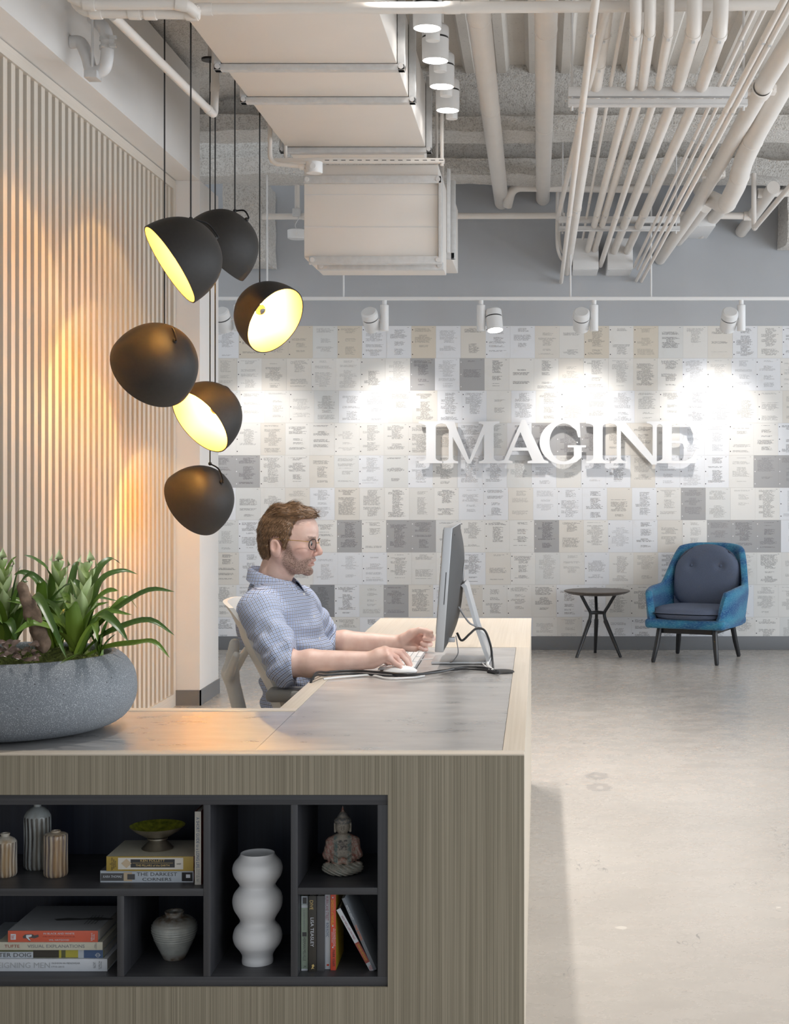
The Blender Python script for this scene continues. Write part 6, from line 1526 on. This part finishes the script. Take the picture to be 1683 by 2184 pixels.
hm = sdf_mesh('hair', hair_sdf, HO - .16, HO + .19, .0026); n = len(hm.vertices); c = np.zeros(n * 3); hm.vertices.foreach_get('co', c); c = H(c.reshape(-1, 3))
a = hm.attributes.new('flow', 'FLOAT_VECTOR', 'POINT'); th = np.arctan2(c[:, 2] - .0, c[:, 0] + .02); fl = np.stack([np.where(c[:, 2] > .06, c[:, 0], c[:, 2]), np.where(c[:, 2] > .06, c[:, 1], c[:, 0]), c[:, 2] * .3], 1); a.data.foreach_set('vector', fl.astype(np.float32).ravel())
hair = link('hair', hm, M['hair'], man)
# loose locks over the hair cap
lk = MB(); rh = random.Random(21); nrm = np.zeros(n * 3); hm.vertices.foreach_get('normal', nrm); nrm = nrm.reshape(-1, 3); hco = np.zeros(n * 3); hm.vertices.foreach_get('co', hco); hco = hco.reshape(-1, 3); base_l = np.array(root_matrix(man).translation)
fl3 = []
for k in range(3200):
    i = rh.randrange(n); f0, l0, u0 = c[i]
    N3 = nrm[i]; P3 = hco[i] + base_l
    gd = (HR @ np.array([.9, .15 * rh.uniform(-1, 1), .15])) if u0 > .085 else (HR @ np.array([-.35, 0, -1.0]))
    gd = gd - N3 * (gd @ N3); gn = np.linalg.norm(gd)
    if gn < 1e-3: continue
    gd = gd / gn; ln = rh.uniform(.012, .032) * (1.2 if u0 > .08 else .55); sd = np.cross(N3, gd) * .0011
    p1 = P3 + gd * ln * .5 + N3 * .0026; p2 = P3 + gd * ln + N3 * rh.uniform(-.0005, .006 if u0 > .08 else .003)
    lk.add([P3 - sd, P3 + sd, p1 + sd * .8, p1 - sd * .8, p2], [(0, 1, 2, 3), (3, 2, 4)])
    fl3 += [(rh.random() * 3, rh.random() * 3, rh.random())] * 0 + [tuple(np.array([f0, l0, u0]) * 1.0)] * 5
lme = lk.mesh('hair_locks', 0, weld=False); a = lme.attributes.new('flow', 'FLOAT_VECTOR', 'POINT'); a.data.foreach_set('vector', np.array(fl3, np.float32).ravel())
tag(link('hair_locks', lme, M['hair'], hair), kind='stuff')
# ---- eyes and glasses
for s in (1, -1):
    e = MB().ball(HW(.0835, s * .0315, .0035), .0118, 16).build('eye', plain('eye white', (.75, .73, .70), .2), man)
    MB().lathe([(0, .0122), (.0045, .0115), (.0058, .0104)], 14, Matrix.Translation(HW(.0835, s * .0315, .0035)) @ basis(HR @ np.array([1, .0, -.25]))).build('iris', plain('iris', (.05, .07, .09), .2), e)
gl = thing('eyeglasses', 'thin gold-sided glasses worn by the seated man', 'glasses', HW(.10, 0, .004))
for s in (1, -1):
    cen = np.array([.1045, s * .033, .0005]); rim = []
    for k in range(28):
        a_ = 2 * math.pi * k / 28; rim.append(HW(cen[0] - .010 * (abs(.023 * math.cos(a_) * 1) / .023) * (math.cos(a_) * s > 0), cen[1] + .0235 * math.copysign(abs(math.cos(a_)) ** .75, math.cos(a_)), cen[2] + .0175 * math.copysign(abs(math.sin(a_)) ** .75, math.sin(a_))))
    r_ = MB().tube([Vector(x) for x in rim] + [Vector(rim[0])], .0016, 8, caps=False).build('rim', M['glasses'], gl)
    m = MB(); m.add(rim, [tuple(range(28))]); m.build('lens', M['lens'], gl, smooth=0)
    MB().tube(smoothpath([HW(.095, s * .058, .010), HW(.070, s * .071, .0125), HW(.02, s * .080, .0135), HW(-.018, s * .081, .0145), HW(-.034, s * .079, .0)], 5), .0012, 8).build('temple', M['gold'], gl)
MB().tube(smoothpath([HW(.1045, -.010, .004), HW(.1125, 0, .007), HW(.1045, .010, .004)], 5), .0012, 8).build('bridge', M['gold'], gl)
# ---- shirt
CR = lerp(ER, WR, .085); CL = lerp(EL, WL, .17)
def folds(p, S, E, amp):
    ax = (E - S) / np.linalg.norm(E - S); t = (p - S) @ ax; return amp * np.sin(t * 120 + 2.6 * wob(p, 26, 5) + 1.5 * wob(p, 60, 6))
def sleeve(p, S, E, Cf, sd):
    n = (Cf - E) / np.linalg.norm(Cf - E)
    d = s_rc(p, S, E, .064, .061); d = smin(d, s_rc(p, E, Cf, .061, .060), .03)
    L = np.linalg.norm(E - S); t = np.clip((p - S) @ (E - S) / L ** 2, 0, 1.2)
    d = d - (.0045 + .0075 * t) * wob(p * np.array([1, 1, 1.0]), 46, sd) - folds(p, S, E, .0055) * np.clip(t * 1.6, 0, 1)
    k = smax(d, (p - Cf) @ n, .006)
    cf = s_rc(p, Cf - n * .048, Cf - n * .002, .0635, .0600) - .0014 * wob(p, 80, sd + 2); cf = smax(smax(cf, (p - Cf) @ n - .001, .005), -((p - (Cf - n * .050)) @ n), .005)   # rolled cuff
    k = smin(k, cf, .004); bore = s_rc(p, E, Cf + n * .05, .051, .049); return smax(k, -bore, .004)
def shirt_sdf(p):
    t = torso_sdf(p, .013); q = (p - CHEST) @ BR
    t = t - .0075 * wob(p * np.array([1, 1, .8]), 24, 31) - .0050 * wob(p, 52, 32) - .007 * np.sin(q[:, 2] * 95 + 2 * wob(p, 18, 33) + q[:, 0] * 30) * np.clip(-(q[:, 2] + .04) / .14, 0, 1)
    plk = np.exp(-((q[:, 1] - .0) / .016) ** 2) * (q[:, 0] > 0) * .0028; t = t - plk
    t = smax(t, -s_rc(p, NECKB - hu * .010, NECKB + hu * .2, .060, .064), .008)      # neck opening
    t = smin(t, sleeve(p, SR, ER, CR, 41), .022); t = smin(t, sleeve(p, SL, EL, CL, 51), .022)
    return smax(t, PEL[2] - .10 - p[:, 2], .01)
sm = sdf_mesh('shirt', shirt_sdf, (-1.18, 4.78, .45), (-.60, 5.52, 1.20), .0042); n = len(sm.vertices); c = np.zeros(n * 3); sm.vertices.foreach_get('co', c); c = c.reshape(-1, 3)
pl = np.zeros((n, 3)); q = (c - CHEST) @ BR
pl[:, 0] = q[:, 1] + np.where(q[:, 0] < 0, .0, .0); ang = np.arctan2(q[:, 1], q[:, 0]); pl[:, 0] = ang * .15; pl[:, 1] = q[:, 2]
for S, E, Cf in ((SR, ER, CR), (SL, EL, CL)):
    da = np.minimum(s_rc(c, S, E, .064, .061), s_rc(c, E, Cf, .061, .060)); ax = (E - S) / np.linalg.norm(E - S); r = c - S; al = r @ ax
    ref = np.cross(ax, np.array([0, 1.0, 0])); ref /= np.linalg.norm(ref); b2 = np.cross(ax, ref); an = np.arctan2(r @ b2, r @ ref)
    m_ = (da < torso_sdf(c, .013) + .006) & (al > -.02); pl[m_, 0] = (an * .062)[m_]; pl[m_, 1] = al[m_]
a = sm.attributes.new('plaid', 'FLOAT_VECTOR', 'POINT'); a.data.foreach_set('vector', pl.astype(np.float32).ravel())
shirt = link('shirt', sm, M['plaid'], man)
# collar: stand and folded flap around the neck, open in front
cm = MB(); cu_, cv_ = 49, 9
CC = NECKB + hu * .030 + HR[:, 0] * .006
cf_ = BR[:, 0]; cl_ = BR[:, 1]; cup = np.array([-.16 * cf_[0], -.16 * cf_[1], 1.0]); cup /= np.linalg.norm(cup); cfo = cf_ + .16 * np.array([0, 0, 1]) * 0
def collar_pt(i, j, o=0.0):
    a_ = math.radians(-165 + 330 * i) + math.pi              # opening towards the front
    fr = (1 + math.cos(a_)) / 2; c_, s_ = math.cos(a_), math.sin(a_)
    if j < .4: k = j / .4; r = .068 + .003 * k; z = -.022 + .052 * k
    else: k = (j - .4) / .6; r = .071 + .006 * math.sin(min(1, k * 3) * 1.57) + (.014 + .018 * fr) * k; z = .030 - (.044 + .034 * fr ** 2) * k
    r += o; p_ = CC + cf_ * (r * c_ * 1.02 + .004) + cl_ * (r * s_ * .96) + cup * (z - .040 * fr * (1 - 0 * k) + .010 * (1 - fr)); return tuple(p_)
cm.grid(lambda i, j: collar_pt(i, j), cu_, cv_); cm.grid(lambda i, j: collar_pt(i, j, .0018), cu_, cv_)
cme = cm.mesh('collar', 60, weld=False); n = len(cme.vertices); pl = np.zeros((n, 3)); c = np.zeros(n * 3); cme.vertices.foreach_get('co', c); c = c.reshape(-1, 3); q = (c - CC) @ BR; pl[:, 0] = np.arctan2(q[:, 1], q[:, 0]) * .075; pl[:, 1] = q[:, 2]
a = cme.attributes.new('plaid', 'FLOAT_VECTOR', 'POINT'); a.data.foreach_set('vector', pl.astype(np.float32).ravel()); link('collar', cme, M['plaid'], shirt)
for k in range(4):
    z = CHEST[2] + .07 - k * .075; b0 = CHEST.copy(); b0[2] = z; pts_ = b0[None] + np.outer(np.linspace(.25, .05, 200), BR[:, 0]); dd = shirt_sdf(pts_); i = int(np.argmax(dd < 0)); pb_ = pts_[i]
    MB().lathe([(0, .0022), (.0048, .002), (.0052, 0)], 12, Matrix.Translation(pb_) @ basis(BR[:, 0])).build('shirt_button', M['white_soft'], shirt)
# ---- trousers and shoes (under the desk)
def trou(p):
    d = s_ell(p, PEL, (.122, .172, .112), BR)
    for h, k, a_ in ((HIPR, KNR, ANR), (HIPL, KNL, ANL)): d = smin(d, np.minimum(s_rc(p, h, k, .094, .066), s_rc(p, k, a_, .066, .056)), .04)
    d = d - .003 * wob(p, 40, 61); return smax(smax(d, p[:, 2] - PEL[2] - .01, .01), .085 - p[:, 2], .01)
link('trousers', sdf_mesh('trousers', trou, (-1.12, 4.78, .06), (-.36, 5.50, .72), .008), M['trouser'], man)
for K_ in (ANR, ANL):
    def shoe(p, K_=K_): d = s_rc(p, K_ + [-.03, 0, -.045], K_ + [.15, 0, -.055], .042, .035); d = smin(d, s_rc(p, K_ + [-.01, 0, 0], K_ + [-.01, 0, -.04], .045, .045), .02); return smax(d, .004 - p[:, 2], .006)
    link('shoe', sdf_mesh('shoe', shoe, K_ - [.11, .08, .10], K_ + [.23, .08, .09], .006), M['shoe'], man)
